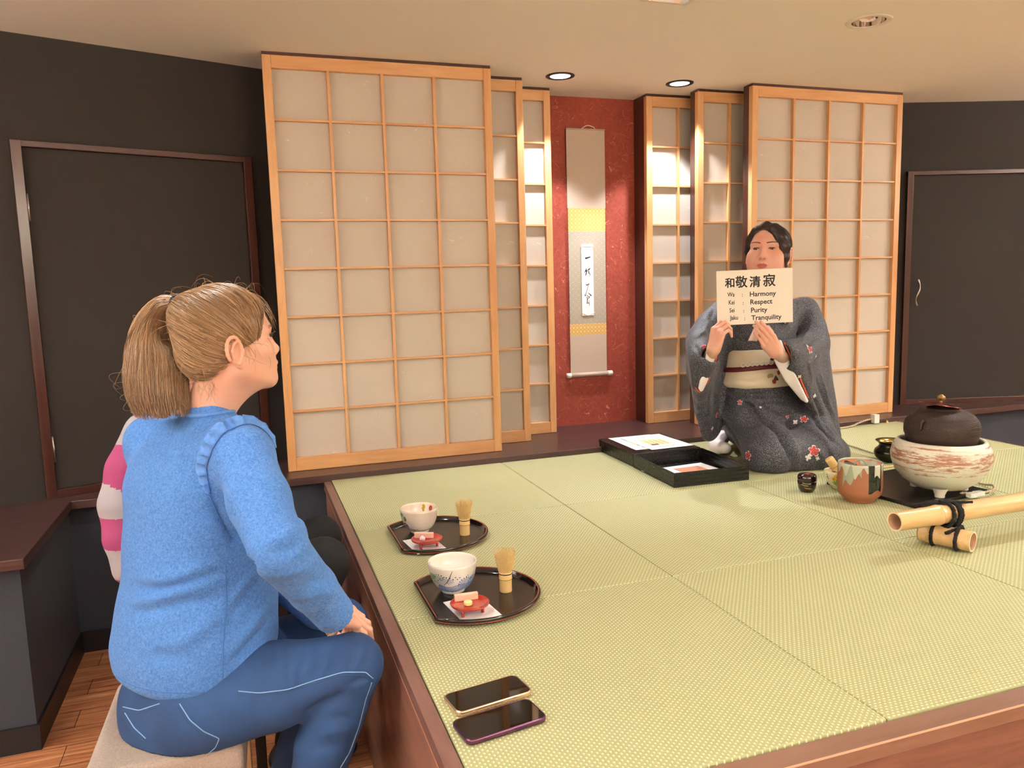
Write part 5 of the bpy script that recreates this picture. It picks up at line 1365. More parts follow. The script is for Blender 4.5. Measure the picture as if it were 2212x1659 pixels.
# flatten where the seat carries the weight
f.plane((0, 0, .4545), (0, 0, -1), .02) if False else None
g = np.meshgrid(*[x.astype(np.float32) for x in f.ax], indexing='ij', sparse=True)
seatd = np.maximum(.4565-g[2], np.maximum(g[0]+.34, -(g[0]+.67)) )
f.D = np.maximum(f.D, np.where((g[0] < -.335), .4565-g[2], -1).astype(np.float32))
Pj, Fj = f.mesh(); Pj = relax(Pj, Fj, 1, .3); T = tree(Pj, Fj)
FL = [([(745, 1495), (700, 1520), (650, 1548)], -.010, .010), ([(752, 1480), (775, 1470), (800, 1462)], -.005, .008)]
for k in range(9): FL.append(([(640+18*k, 1470-3*k), (652+18*k, 1440-3*k), (660+18*k, 1408-3*k)], (.0045 if k % 2 else -.004), .006))
for k in range(5): FL.append(([(590+10*k, 1370+20*k), (600+12*k, 1400+22*k), (598+12*k, 1430+20*k)], (.005 if k % 2 else -.004), .009))
for k in range(3): FL.append(([(700-14*k, 1560+30*k), (735-12*k, 1550+30*k), (775-14*k, 1545+30*k)], (.004 if k % 2 else -.004), .008))
Pj = folds(Pj, Fj, FL, T); T = tree(Pj, Fj)
jeans = nmesh('jeans', Pj, Fj, m_denim, blue, base=BASE_B, label='blue denim jeans')
m_seam = M('pale_denim_seam', '86aedb', .8); m_seamd = M('dark_denim_seam', '27466f', .8)
for px in ([(515, 1493), (560, 1497), (620, 1490), (680, 1470), (740, 1452), (790, 1452), (806, 1466)], [(803, 1474), (790, 1510), (775, 1570), (755, 1625), (735, 1658)],
           [(388, 1520), (410, 1555), (440, 1580), (474, 1595), (465, 1615), (447, 1630)], [(266, 1527), (300, 1535), (345, 1520)], [(270, 1540), (290, 1572), (315, 1595)]):
    obj('seam', surf_tube(T, px, .0011, .0004), m_seam, jeans, smooth=True)
    obj('seam', surf_tube(T, [(u_-4, v_+7) for u_, v_ in px], .0012, -.0002), m_seamd, jeans, smooth=True)
m_shoe = M('dark_shoe', '1c1c22', .6)
for A0 in (Rank, Lank):
    f = Field((A0[0]-.14, A0[1]-.08, -.01), (A0[0]+.24, A0[1]+.08, .16), .006)
    f.cone(A0+np.array([-.03, 0, -.055]), A0+np.array([.10, 0, -.065]), .040, .036, 0); f.cone(A0, A0+np.array([-.01, 0, -.05]), .042, .042, .02); f.cone(A0+np.array([.1, 0, -.065]), A0+np.array([.16, 0, -.07]), .038, .028, .02)
    f.plane((0, 0, .003), (0, 0, -1), .004); P_, F_ = f.mesh(); nmesh('shoe', P_, F_, m_shoe, blue, base=BASE_B)

# --- hair: cap, ponytail, loose strands
TIE = P3(384, 657, 1.705)
tie_l = MH@(TIE-Hh)
f = Field((-.10, -.17, -.13), (.10, .10, .15), .0025)
f.ell((0, -.011, .038), (.083, .099, .088), 0); f.ell((0, -.045, -.012), (.069, .066, .062), .02)
f.cone((0, -.07, .070), tie_l+nrm(tie_l)*.0, .040, .012, .03)
# hairline: remove the face side and around the ears
f.ell((0, .130, -.008), (.105, .092, .100), .008, 'sub'); 
for s in (-1, 1):
    f.ell((s*.085, .030, -.055), (.040, .052, .052), .008, 'sub'); f.ell((s*.083, -.012, -.022), (.022, .022, .030), .004, 'sub'); f.ell((s*.065, -.02, -.085), (.045, .045, .045), .006, 'sub')
Pc, Fc = f.mesh(); Tcap_l = tree(Pc, Fc)
cap = xform(Pc, MH, Hh)
rs = np.random.RandomState(11); ST = []; K = 16
# scalp strands: from the hairline back to the tie, hugging the cap
surf = Pc[np.linalg.norm(Pc-tie_l, axis=1) > .03]
roots = surf[rs.choice(len(surf), 3600)]
for r0 in roots:
    d = tie_l-r0; L_ = np.linalg.norm(d); seg = []; tw = rs.uniform(-.004, .004); lift = rs.uniform(.0, .0022)
    length = 1.0 if rs.rand() < .7 else rs.uniform(.3, .9)
    for k in range(K):
        t_ = k/(K-1)*length; p = r0+d*t_; c0 = np.array([0, -.011, .03]); n_ = nrm(p-c0)
        q = Tcap_l.find_nearest(Vector(c0+n_*.11*(1-t_)+ (p-c0)*t_)) ; a, b = np.array(q[0]), np.array(q[1])
        seg.append(a+b*(lift+.0006)+np.array([tw*math.sin(t_*5), tw*math.cos(t_*7)*.5, tw*math.sin(t_*4+1)]))
    ST.append(seg)
ST = np.array(ST)
ST[:, 1:-1] = (ST[:, :-2]+2*ST[:, 1:-1]+ST[:, 2:])/4
ST[:, 1:-1] = (ST[:, :-2]+2*ST[:, 1:-1]+ST[:, 2:])/4
ST = xform(ST.reshape(-1, 3), MH, Hh).reshape(-1, K, 3)
V1, G1 = strands(ST, np.linspace(.0007, .0006, K))
# ponytail: arches back from the tie and falls
back = -dirz(16)*0+(-_CR[0]); back = nrm([back[0], back[1], 0]); side = nrm(np.cross([0, 0, 1], back))
ctl = [TIE, P3(345, 655, 1.71), P3(308, 705, 1.70), P3(300, 790, 1.69), P3(312, 865, 1.67), P3(335, 905, 1.65)]
def bez(ctl, t_):
    n = len(ctl)-1; return sum(math.comb(n, i)*(1-t_)**(n-i)*t_**i*np.array(ctl[i]) for i in range(n+1))
f = Field((-.66, -1.65, 1.02), (-.28, -1.20, 1.42), .004)
cen = [TIE, P3(352, 664, 1.70), P3(336, 712, 1.69), P3(334, 780, 1.675), P3(338, 840, 1.66), P3(352, 886, 1.65)]
f.chain(cen, [.008, .010, .016, .024, .028, .018], .03)
Pp, Fp = f.mesh()
NP_ = 5200; K2 = 20; S2 = []
for i in range(NP_):
    a = rs.uniform(0, 2*PI); r = math.sqrt(rs.rand()) if rs.rand() < .5 else rs.uniform(.86, 1.04); end = rs.uniform(.80, 1.06)
    ca, sa = math.cos(a), math.sin(a); wv = rs.uniform(.0008, .0035); ph = rs.uniform(0, 6); seg = []
    for k in range(K2):
        t_ = k/(K2-1)*end; j = t_*(len(cen)-1); i0 = min(int(j), len(cen)-2); c_ = np.array(cen[i0])+(np.array(cen[i0+1])-np.array(cen[i0]))*(j-i0)
        R_ = np.interp(t_, [0, .12, .3, .5, .75, 1, 1.1], [.014, .024, .046, .062, .068, .062, .056])
        up_ = np.array([0, 0, 1]) if t_ < .25 else nrm(np.array([0, 0, 1])*(1-min(1, (t_-.25)*3))+np.array(back)*min(1, (t_-.25)*3))
        seg.append(c_+side*ca*R_*r*.92+(up_*.9)*sa*R_*r+side*wv*math.sin(t_*14+ph)+back*wv*math.cos(t_*11+ph))
    S2.append(seg)
S2 = np.array(S2)
for _ in range(3): S2[:, 1:-1] = (S2[:, :-2]+2*S2[:, 1:-1]+S2[:, 2:])/4
V2, G2 = strands(S2, np.linspace(.0007, .0003, K2))
# fly-away and fringe strands
S3 = []
for i in range(130):
    r0 = surf[rs.randint(len(surf))]; p = xform(r0[None], MH, Hh)[0]; n_ = nrm(p-Hh); tg = nrm(np.cross(n_, rs.randn(3))); L_ = rs.uniform(.02, .06)
    S3.append([p+n_*(.02*math.sin(t_*2.4)*L_/.04)+tg*L_*t_+np.array([0, 0, -.01])*t_*t_ for t_ in np.linspace(0, 1, 9)])
for i in range(260):     # wispy fringe over the forehead
    x = rs.uniform(-.05, .05); r0 = np.array([x, .070-abs(x)*.35, .096-abs(x)*.5+rs.uniform(-.006, .006)]); r0 = r0+np.array([0, -.008, 0]); L_ = rs.uniform(.55, 1.15)
    sd = (.018+.03*rs.rand())*(-1 if rs.rand() < .75 else 1)
    q = [r0+np.array([sd*t_*t_*1.2, (.030*math.sin(t_*1.9)+rs.uniform(0, .0006))*L_, (.012*t_-.062*t_*t_)*L_]) for t_ in np.linspace(0, 1, 9)]; S3.append(xform(np.array(q), MH, Hh))
for i in range(60):      # loops behind the ponytail
    p = np.array(S2[rs.randint(NP_)][rs.randint(6, 18)]); tg = nrm(back*1.0+rs.randn(3)*.6); L_ = rs.uniform(.015, .05)
    S3.append([p+tg*L_*math.sin(t_*2.6)+np.array([0, 0, -1])*L_*.9*t_ for t_ in np.linspace(0, 1, 9)])
for i in range(70):     # temple and nape wisps
    if i % 2: r0 = np.array([rs.uniform(.058, .070)*(1 if rs.rand() < .5 else -1), rs.uniform(-.005, .03), rs.uniform(-.015, .03)])
    else: r0 = np.array([rs.uniform(-.05, .05), -.06, rs.uniform(-.09, -.06)])
    q = Th.find_nearest(Vector(xform(r0[None], MH, Hh)[0])); p = np.array(q[0]); n_ = np.array(q[1]); L_ = rs.uniform(.02, .045); dd = nrm(np.array([0, 0, -1])+.5*rs.randn(3)*.8)
    S3.append([p+n_*(.001+.006*math.sin(2.5*t_))+dd*L_*t_ for t_ in np.linspace(0, 1, 9)])
V3, G3 = strands(np.array(S3), np.linspace(.0004, .0002, 9))
Vh, Gh = join((cap, Fc), (Pp, Fp), (V1, G1), (V2, G2), (V3, G3))
nmesh('hair', Vh, Gh, m_blond, blue, base=BASE_B, label='light brown hair in a high ponytail')
m = MB(); d = nrm(P3(350, 640, 1.71)-P3(405, 672, 1.70)); u_ = nrm(np.cross(d, (0, 0, 1))); w_ = np.cross(d, u_)
for k in range(4):
    c = TIE+d*(.004-.005*k)-BASE_B; m.tube([tuple(c+(u_*math.cos(a)+w_*math.sin(a))*.0205+d*.002*math.sin(a*2+k)) for a in [2*PI*j/24 for j in range(24)]], .0040, 8, closed=True)
obj('hair_tie', m, M('black_elastic', '121218', .5), blue, smooth=True)

# --- stool under the person
t = NT('woven_beige_fabric'); sp = t.n('ShaderNodeSeparateXYZ'); t.l(t.co(), sp.inputs[0])
wx = t.math('SINE', t.math('MULTIPLY', sp.outputs[0], 2400)); wy = t.math('SINE', t.math('MULTIPLY', t.math('ADD', sp.outputs[1], sp.outputs[2]), 2400)); n1 = t.noise(t.co(), 300, 3, .7)
wv = t.math('ADD', t.math('MULTIPLY', t.math('MULTIPLY', wx, wy), .5), t.math('MULTIPLY', n1, 1.0))
t.set(Base_Color=t.ramp(wv, [(.2, lin('8f7f78')), (.8, lin('c3b3a9'))]), Roughness=.9); t.bump(wv, .6, .0012); m_weave = t.m
m_lightwood = wood('light_stool_wood', 'c9a77c', 'dcbf98', .45, 2)
st = thing('stool', 'beige fabric-topped stool under the person in the blue top', 'stool', (-.497, -1.455, 0), -.03)
obj('seat_cushion', BX((-.147, -.190, .345), (.147, .190, .4555)), m_weave, st, bevel=.014, seg=4)
for sx in (-1, 1):
    for sy in (-1, 1): obj('leg', MB().prism([(sx*.125-.017, sy*.165-.017), (sx*.125+.017, sy*.165-.017), (sx*.125+.017, sy*.165+.017), (sx*.125-.017, sy*.165+.017)], 0, .346), m_lightwood, st, bevel=.002)
# ================================================================== second seated person (striped sweater, mostly hidden)
BASE_P = np.array([-.53, -.93, .45]); pf_ = dirz(28); prt = np.array([pf_[1], -pf_[0], 0])
H2 = P3(425, 748, 2.2); M2 = frame(dirz(15), (0, 0, 1)); N2 = P3(395, 885, 2.2)
f = head_field(tuple(M2@(N2-H2)), {'neck_r': .048}); Pq, Fq = f.mesh(); miq = head_mats(Pq, Fq); Pq = xform(Pq*.95, M2, H2)
def lv2(v, uL, uR, a, b):
    p = P3((uL+uR)/2, v, 2.2); return (p[2], p[0], p[1], a, b)
S2_, E2_, W2_ = P3(322, 940, 2.06), P3(285, 1215, 2.02), P3(480, 1290, 2.02)
L2_, LE2, LW2 = P3(450, 950, 2.36), P3(520, 1180, 2.42), P3(620, 1200, 2.35)
hp1, kn1, hp2, kn2 = P3(380, 1320, 2.13), P3(698, 1216, 2.22), P3(400, 1290, 2.32), P3(690, 1160, 2.5)
an1 = kn1+np.array([-.12, 0, 0]); an1[2] = .09; an2 = kn2+np.array([-.12, 0, 0]); an2[2] = .09
f = Field((-.85, -1.35, .04), (.05, -.35, 1.15), .009)
f.loft([lv2(1330, 290, 500, .13, .10), lv2(950, 330, 480, .12, .07)], prt, 0); f.chain([N2+np.array([0, 0, -.05]), S2_, E2_, W2_], [.035, .04, .032, .024], .02); f.chain([N2+np.array([0, 0, -.05]), L2_, LE2, LW2], [.035, .04, .032, .024], .02)
f.chain([hp1, kn1, an1], [.07, .045, .03], .02); f.chain([hp2, kn2, an2], [.07, .045, .03], .02); Pb, Fb = f.mesh()
Pa_, Fa_ = [], []
Hm = frame(nrm(pf_+np.array([0, 0, -.35])), (0, 0, 1)); f = hand_field(1, [(20, 30, 15)]*4, ((.75, .75, -.35), (.35, .95, -.25), (.2, 1, -.2))); P1, F1 = f.mesh(); P1 = xform(P1*.9, Hm, W2_)
f = hand_field(-1, [(20, 30, 15)]*4, ((.75, .75, -.35), (.35, .95, -.25), (.2, 1, -.2))); P2, F2 = f.mesh(); P2 = xform(P2*.9, Hm, LW2)
Pa, Fa = join((Pq, Fq), (Pb, Fb), (P1, F1), (P2, F2)); mi = np.concatenate([miq, np.zeros(len(Fb)+len(F1)+len(F2), int)])
per2 = nmesh('person', Pa, Fa, [m_skin, m_lips], None, mi, BASE_P)
tag(per2, 'person in a pink and white striped sweater, mostly hidden behind the blue top', 'person')
eyeballs(per2, M2, H2, BASE_P, (0, 1, 0), '4a3524', .95)
f = Field((-.85, -1.35, .48), (.0, -.4, 1.12), .006)
f.loft([lv2(1290, 268, 540, .170, .130), lv2(1200, 270, 530, .165, .13), lv2(1080, 285, 520, .165, .12), lv2(960, 310, 500, .150, .09)], prt, 0)
f.chain([N2+np.array([0, 0, -.05]), S2_], [.045, .060], .03); f.chain([N2+np.array([0, 0, -.05]), L2_], [.045, .060], .03)
f.chain([S2_, P3(283, 1015, 2.04), P3(269, 1085, 2.03), P3(275, 1160, 2.02), P3(288, 1222, 2.02)], [.062, .061, .060, .056, .050], .012)
f.chain([E2_, E2_+(W2_-E2_)*.45, W2_], [.040, .038, .034], .008); f.chain([L2_, LE2, LW2], [.058, .050, .038], .02)
f.cone(N2+np.array([0, 0, .03]), H2, .052, .07, .004, 'sub'); f.wobble(.003, .1, 3)
Pw, Fw = f.mesh(); Pw = relax(Pw, Fw, 1, .3)
c = Pw[Fw].mean(1); d = np.linalg.norm(c-P3(400, 880, 2.15), axis=1); ztop = P3(230, 1105, 2.05)[2]; z2 = P3(235, 1175, 2.03)[2]; z3 = P3(265, 1243, 2.02)[2]
mi = np.zeros(len(Fw), int); mi[(d < .148)] = 1; mi[(d > .205) & (d < .285) & (c[:, 2] > ztop)] = 1; mi[(c[:, 2] < ztop) & (c[:, 2] > z2)] = 1; mi[c[:, 2] < z3] = 2
m_swp = M('pink_knit', '9c3f6f', .9, bump=.5, bscale=500); m_sww = M('white_knit', 'a39ea6', .9, bump=.5, bscale=500); m_swd = M('deep_pink_knit', '9c3560', .9, bump=.4, bscale=500)
nmesh('sweater', Pw, Fw, [m_sww, m_swp, m_swd], per2, mi, BASE_P, 'pink and white striped sweater')
f = Field((-.85, -1.35, .04), (.05, -.3, .72), .007)
f.ell(P3(385, 1310, 2.22), (.17, .14, .115), 0, ax=np.array([prt, pf_, (0, 0, 1)]))
f.chain([hp1, hp1+(kn1-hp1)*.5, kn1], [.088, .080, .072], .02); f.chain([kn1, an1], [.066, .045], .02); f.chain([hp2, kn2], [.088, .066], .02); f.chain([kn2, an2], [.064, .045], .02)
g = np.meshgrid(*[x.astype(np.float32) for x in f.ax], indexing='ij', sparse=True); f.D = np.maximum(f.D, np.where(g[0] < -.305, .4565-g[2], -1).astype(np.float32))
P_, F_ = f.mesh(); P_ = relax(P_, F_, 1, .3); nmesh('trousers', P_, F_, M('black_trousers', '131316', .85, bump=.3, bscale=400), per2, base=BASE_P, label='black trousers')
for A0 in (an1, an2):
    f = Field((A0[0]-.12, A0[1]-.08, -.01), (A0[0]+.24, A0[1]+.08, .16), .007); f.cone(A0+np.array([-.03, 0, -.05]), A0+np.array([.16, 0, -.055]), .036, .027, 0); f.cone(A0, A0+np.array([-.01, 0, -.05]), .04, .04, .02)
    f.plane((0, 0, .003), (0, 0, -1), .004); P_, F_ = f.mesh(); nmesh('shoe', P_, F_, m_shoe, per2, base=BASE_P)
f = Field((-.10, -.13, -.12), (.10, .10, .15), .004); f.ell((0, -.012, .034), (.081, .096, .088), 0); f.ell((0, -.05, -.03), (.070, .055, .075), .02)
f.ell((0, .125, -.018), (.100, .082, .090), .008, 'sub')
for s in (-1, 1): f.ell((s*.085, .030, -.055), (.040, .052, .052), .008, 'sub')
P_, F_ = f.mesh(); nmesh('hair', xform(P_*.95, M2, H2), F_, hairmat('brown_hair', '3a281c', '5a402c', '4a3424'), per2, base=BASE_P)
st2 = thing('stool', 'black-legged stool under the person in the striped sweater', 'stool', (-.455, -.93, 0), 0)
obj('seat_cushion', BX((-.147, -.180, .345), (.147, .180, .4555)), m_weave, st2, bevel=.014, seg=4)
for sx in (-1, 1):
    for sy in (-1, 1): obj('leg', MB().prism([(sx*.125-.014, sy*.155-.014), (sx*.125+.014, sy*.155-.014), (sx*.125+.014, sy*.155+.014), (sx*.125-.014, sy*.155+.014)], 0, .346), M('black_stool_leg', '141214', .5) if sx == sy == -1 else bpy.data.materials['black_stool_leg'], st2, bevel=.002)
# ================================================================== kneeling host in a kimono holding a card
BASE_K = np.array([1.83, -.40, TZ]); kf = dirz(-100); kl = np.array([kf[1], -kf[0], 0])     # facing; kl = the person's right-hand side
DK = 3.40
def lk(v, uL, uR, a, b, dep=DK):
    p = P3((uL+uR)/2, v, dep); return (p[2], p[0], p[1], a, b)
H3 = P3(1659, 545, 3.27); M3 = frame(nrm(dirz(-139)*.99+np.array([0, 0, .17])), (.03, .0, 1.0)); NK = P3(1660, 640, 3.37)
f = head_field(tuple(M3@(NK-H3)), {'neck_r': .052, 'eye_open': .0028, 'soft': 1}); Pq, Fq = f.mesh(); miq = head_mats(Pq, Fq, .0185)
SCK = .965
zz_ = Pq[:, 2]; Pq[:, 2] = np.where(zz_ > 0, zz_, np.where(zz_ > -.12, zz_*1.13, zz_-.0156)); Pq = Pq*np.array([1.10, 1, 1]); Pql = Pq.copy(); Pq = xform(Pq*SCK, M3, H3)
RS, RE, RW = P3(1566, 676, 3.34), P3(1515, 800, 3.22), P3(1541, 757, 3.00)
LS3, LE3, LW3 = P3(1738, 672, 3.45), P3(1742, 805, 3.32), P3(1676, 762, 3.08)
K1, K2_, Q1, Q2 = P3(1662, 980, 3.20), P3(1765, 980, 3.25), P3(1610, 885, 3.50), P3(1725, 885, 3.50)
f = Field((1.2, -1.0, TZ-.01), (2.4, .1, 1.42), .009)
f.loft([lk(900, 1560, 1710, .13, .10), lk(680, 1580, 1720, .14, .09)], kl, 0)
f.chain([NK+np.array([0, 0, -.05]), RS, RE, RW], [.035, .042, .034, .022], .02); f.chain([NK+np.array([0, 0, -.05]), LS3, LE3, LW3], [.035, .042, .034, .022], .02)
f.chain([Q1, K1, Q1+np.array([0, .0, -.09])], [.07, .055, .04], .02); f.chain([Q2, K2_, Q2+np.array([0, .0, -.09])], [.07, .055, .04], .02); Pb, Fb = f.mesh()
# hands: the right one pinches the lower left corner, the left one supports the lower edge
tocam = nrm(_CC-RW); iml = nrm(-_CR[0])
fw = nrm(P3(1550, 722, 2.985)-RW); Mr3 = frame(fw, nrm(iml*.75+tocam*.55+np.array([0, 0, .1])))
f = hand_field(1, [(42, 62, 30), (46, 66, 32), (50, 66, 32), (54, 62, 30)], ((.20, .75, -.75), (.10, .85, -.55), (-.05, .95, -.30)), splay=(.03, .01, -.01, -.03), arm=Mr3@(RE-RW)); P1, F1 = f.mesh(); P1 = xform(P1*.92, Mr3, RW)
fw = nrm(P3(1636, 700, 2.985)-LW3); Ml3 = frame(fw, nrm(tocam*1.0+iml*-.05+np.array([0, 0, .1])))
f = hand_field(-1, [(6, 18, 8), (8, 20, 9), (10, 22, 10), (14, 24, 12)], ((.35, .85, -.55), (.2, .9, -.45), (.1, .95, -.3)), splay=(.07, .03, -.03, -.09), arm=Ml3@(LE3-LW3)); P2, F2 = f.mesh(); P2 = xform(P2*.92, Ml3, LW3)
Pa, Fa = join((Pq, Fq), (Pb, Fb), (P1, F1), (P2, F2)); mi = np.concatenate([miq, np.zeros(len(Fb)+len(F1)+len(F2), int)])
host = nmesh('person', Pa, Fa, [m_skin2, m_lips2], None, mi, BASE_K)
tag(host, 'kneeling person in a dark speckled kimono holding up a lettered card', 'person')
for e in eyeballs(host, M3, H3, BASE_K, (.30, 1, -.02), '1c100b', (1.10*.965, .965, .965), .16): pass
Th3 = tree(Pq, Fq)
def onh(x, y, z):
    q = Th3.find_nearest(Vector(H3+(np.array([x, y, z])*SCK)@M3)); return np.array(q[0]), np.array(q[1])
rs = np.random.RandomState(8)
for s in (-1, 1):
    ss = []
    for k in range(110):
        u_ = k/109; a, n_ = onh(s*(.013+.036*u_), .1-.03*u_, .0225+.0045*math.sin(u_*2.3)+rs.uniform(-.0024, .0024)*(1-.5*u_)); d = nrm(np.array([s*1, -.2, .25-.5*u_])@M3); ss.append([a+n_*.0006+d*.006*t_ for t_ in np.linspace(0, 1, 4)])
    P_, F_ = strands(ss, [.0006, .0006, .0005, .0002]); nmesh('eyebrow', P_, F_, M('dark_brown_brow', '5e4234', .7), host, base=BASE_K)
for s in (-1, 1):
    L_ = []
    for k in range(9):
        u_ = k/8*2-1; a, n_ = onh(s*.031*1.10+.0150*u_, .085, .0030*(1-u_*u_)**.5+.0002); L_.append(a+n_*.0006)
    P_, F_ = strands([L_], [.0006]+[.0016]*7+[.0008], 5); nmesh('eyelashes', P_, F_, M('black_lashes', '140d0b', .6), host, base=BASE_K)

# kimono
t = NT('speckled_kimono_silk'); a = t.noise(t.co(), 480, 2, .75); b = t.noise(t.co(), 14, 3, .6)
t.set(Base_Color=t.mix(t.ramp(a, [(.54, (0, 0, 0)), (.62, (1, 1, 1))]), t.mix(b, lin('0e0d12'), lin('18171d')), lin('8e8e9e')), Roughness=.62)
t.b.inputs['Sheen Weight'].default_value = .1; t.bump(a, .35, .0012); m_kim = t.m
f = Field((1.15, -1.02, TZ-.01), (2.45, .12, 1.42), .0062)
f.loft([lk(900, 1548, 1722, .175, .145), lk(850, 1560, 1708, .152, .128), lk(790, 1562, 1702, .148, .122), lk(740, 1556, 1712, .155, .122), lk(700, 1552, 1726, .168, .118), lk(665, 1566, 1730, .165, .085)], kl, 0)
f.chain([NK+np.array([0, 0, -.055]), RS], [.050, .051], .035); f.chain([NK+np.array([0, 0, -.055]), LS3], [.050, .051], .035)
f.ell((Q1+Q2)/2+np.array([0, 0, .0]), (.200, .170, .125), .05, ax=np.array([kl, kf, (0, 0, 1)]))
f.ell((Q1+Q2)/2+np.array([0, .06, -.11]), (.170, .200, .090), .05, ax=np.array([kl, kf, (0, 0, 1)]))
f.chain([Q1, K1], [.120, .092], .05); f.chain([Q2, K2_], [.120, .092], .05); f.cone(K1, K2_, .090, .090, .05)
f.cone(Q2+np.array([.02, 0, -.06]), P3(1800, 978, 3.30), .085, .062, .04); f.cone(K2_+np.array([0, 0, -.03]), P3(1803, 985, 3.30), .06, .05, .04)
f.plane((0, 0, TZ+.001), (0, 0, -1), .006)
def bag(A, B, ra, rb, n=14, k=.03):
    A = [np.array(p) for p in A]; B = [np.array(p) for p in B]
    def samp(L_, t_):
        j = t_*(len(L_)-1); i = min(int(j), len(L_)-2); return L_[i]+(L_[i+1]-L_[i])*(j-i)
    for i in range(n): f.cone(samp(A, i/(n-1)), samp(B, i/(n-1)), ra, rb, k)
bag([RS, P3(1530, 700, 3.28), P3(1512, 738, 3.20), P3(1512, 762, 3.12), P3(1522, 782, 3.06)], [P3(1562, 880, 3.44), P3(1545, 925, 3.42), P3(1528, 945, 3.40), P3(1518, 900, 3.30), P3(1508, 832, 3.12)], .048, .020)
f.chain([RS, P3(1516, 738, 3.24), RE, P3(1533, 785, 3.12)], [.053, .056, .050, .036], .03)
bag([LS3, P3(1758, 705, 3.42), P3(1758, 745, 3.34), P3(1726, 758, 3.22), P3(1698, 762, 3.13)], [P3(1770, 900, 3.50), P3(1800, 945, 3.46), P3(1808, 958, 3.40), P3(1775, 900, 3.34), P3(1742, 858, 3.24)], .046, .016)
f.chain([LS3, P3(1757, 740, 3.38), P3(1735, 765, 3.26), P3(1700, 765, 3.13)], [.053, .055, .052, .042], .03)
# openings of collar and cuffs
f.cone(NK+np.array([0, 0, .03]), H3, .056, .075, .004, 'sub')
v_ = nrm(kf*1.0+np.array([0, 0, .9])); f.cone(NK+kf*.10+np.array([0, 0, -.03]), NK+np.array([0, 0, .05]), .008, .045, .006, 'sub')
f.cone(RW+nrm(RW-RE)*.02, RE+(RW-RE)*.52, .040, .030, .006, 'sub'); f.cone(LW3+nrm(LW3-LE3)*.06, LE3+(LW3-LE3)*.55, .050, .036, .006, 'sub')
f.wobble(.0035, .13, 21)
Pk, Fk = f.mesh(); Pk = relax(Pk, Fk, 1, .3); T = tree(Pk, Fk)
FL = [([(1598, 858), (1625, 885), (1660, 915), (1690, 950), (1708, 985), (1706, 1020)], -.028, .012), ([(1606, 852), (1636, 876), (1672, 905), (1703, 940), (1722, 980), (1720, 1020)], .012, .014),
      ([(1570, 850), (1600, 856), (1640, 852), (1700, 846)], -.006, .008), ([(1575, 842), (1630, 845), (1690, 838)], .006, .008),
      ([(1565, 870), (1600, 882), (1650, 885)], .006, .012), ([(1660, 880), (1700, 900), (1740, 912)], -.006, .012), ([(1640, 870), (1700, 880), (1735, 895)], .006, .012),
      ([(1572, 920), (1590, 950), (1600, 985)], -.006, .012), ([(1740, 920), (1780, 950), (1800, 985)], .005, .014),
      ([(1500, 745), (1515, 770), (1540, 776)], -.006, .010), ([(1535, 690), (1520, 720), (1500, 735)], .006, .012), ([(1552, 790), (1545, 850), (1530, 930)], .006, .010), ([(1565, 790), (1560, 850), (1545, 930)], -.008, .010),
      ([(1600, 720), (1640, 735), (1690, 728)], .004, .010), ([(1590, 735), (1640, 745), (1700, 740)], -.005, .008),
      ([(1770, 720), (1745, 745), (1715, 748)], -.006, .010), ([(1765, 760), (1745, 785), (1755, 830)], .006, .012), ([(1750, 700), (1740, 730), (1725, 742)], .006, .010), ([(1770, 800), (1785, 860), (1805, 920)], .006, .010), ([(1755, 850), (1775, 900), (1795, 940)], -.006, .010)]
FL = FL[:2]+[(a, b*1.7, c*.85) for a, b, c in FL[2:]]
FL += [([(1734, 866), (1752, 892), (1772, 922), (1794, 946), (1814, 966)], -.022, .009), ([(1742, 858), (1762, 888), (1782, 918), (1806, 946)], .008, .010), ([(1560, 858), (1600, 866), (1650, 864), (1712, 856)], .010, .009), ([(1562, 872), (1600, 880), (1650, 878), (1714, 870)], -.012, .008), ([(1500, 800), (1512, 850), (1508, 900), (1518, 945)], .008, .010), ([(1535, 830), (1530, 880), (1522, 930)], -.008, .009), ([(1790, 860), (1800, 900), (1812, 945)], .007, .010), ([(1762, 815), (1775, 850), (1790, 890)], -.009, .009), ([(1545, 660), (1535, 690), (1540, 720)], -.006, .010), ([(1720, 650), (1715, 690), (1700, 720)], -.008, .011), ([(1590, 700), (1600, 730), (1620, 742)], -.006, .009), ([(1640, 930), (1660, 975), (1668, 1015)], -.006, .014), ([(1750, 960), (1775, 985), (1790, 1010)], .006, .014)]
Pk = folds(Pk, Fk, FL, T)
kim = nmesh('kimono', Pk, Fk, m_kim, host, base=BASE_K, label='dark grey speckled kimono with red flowers')
T = tree(Pk, Fk)
m_fred = M('red_flower_print', 'b23a38', .6); m_fwh = M('white_print', 'd8d3cc', .6); m_forange = M('orange_red_lining', 'c9502c', .6); m_wsilk = M('white_silk', 'ece6e4', .55, bump=.1, bscale=60, bdist=.002)
m = MB()
def flower(px, r, white=False, seed=0, pts=5):
    c, n_ = hit(T, *px); n_ = nrm(n_); u_ = nrm(np.cross(n_, (0, 0, 1))); w_ = np.cross(n_, u_); rr = random.Random(seed); a0 = rr.uniform(0, 6)
    for sc_, mi_, off in (((1.0, 1, .0016),) if white else ((1.25, 1, .0013), (1.0, 0, .0019))):
        vs = [tuple(c+n_*off-BASE_K)]
        for k in range(4*pts):
            a = a0+PI*k/(2*pts); rad = r*sc_*(.50+.50*abs(math.cos(pts*(a-a0)/2))**.8)*rr.uniform(.88, 1.08); p = c+u_*math.cos(a)*rad+w_*math.sin(a)*rad
            q = T.find_nearest(Vector(p)); vs.append(tuple(np.array(q[0])+np.array(q[1])*off-BASE_K))
        m.add(vs, [(0, 1+k, 1+(k+1) % (4*pts)) for k in range(4*pts)], mi_)
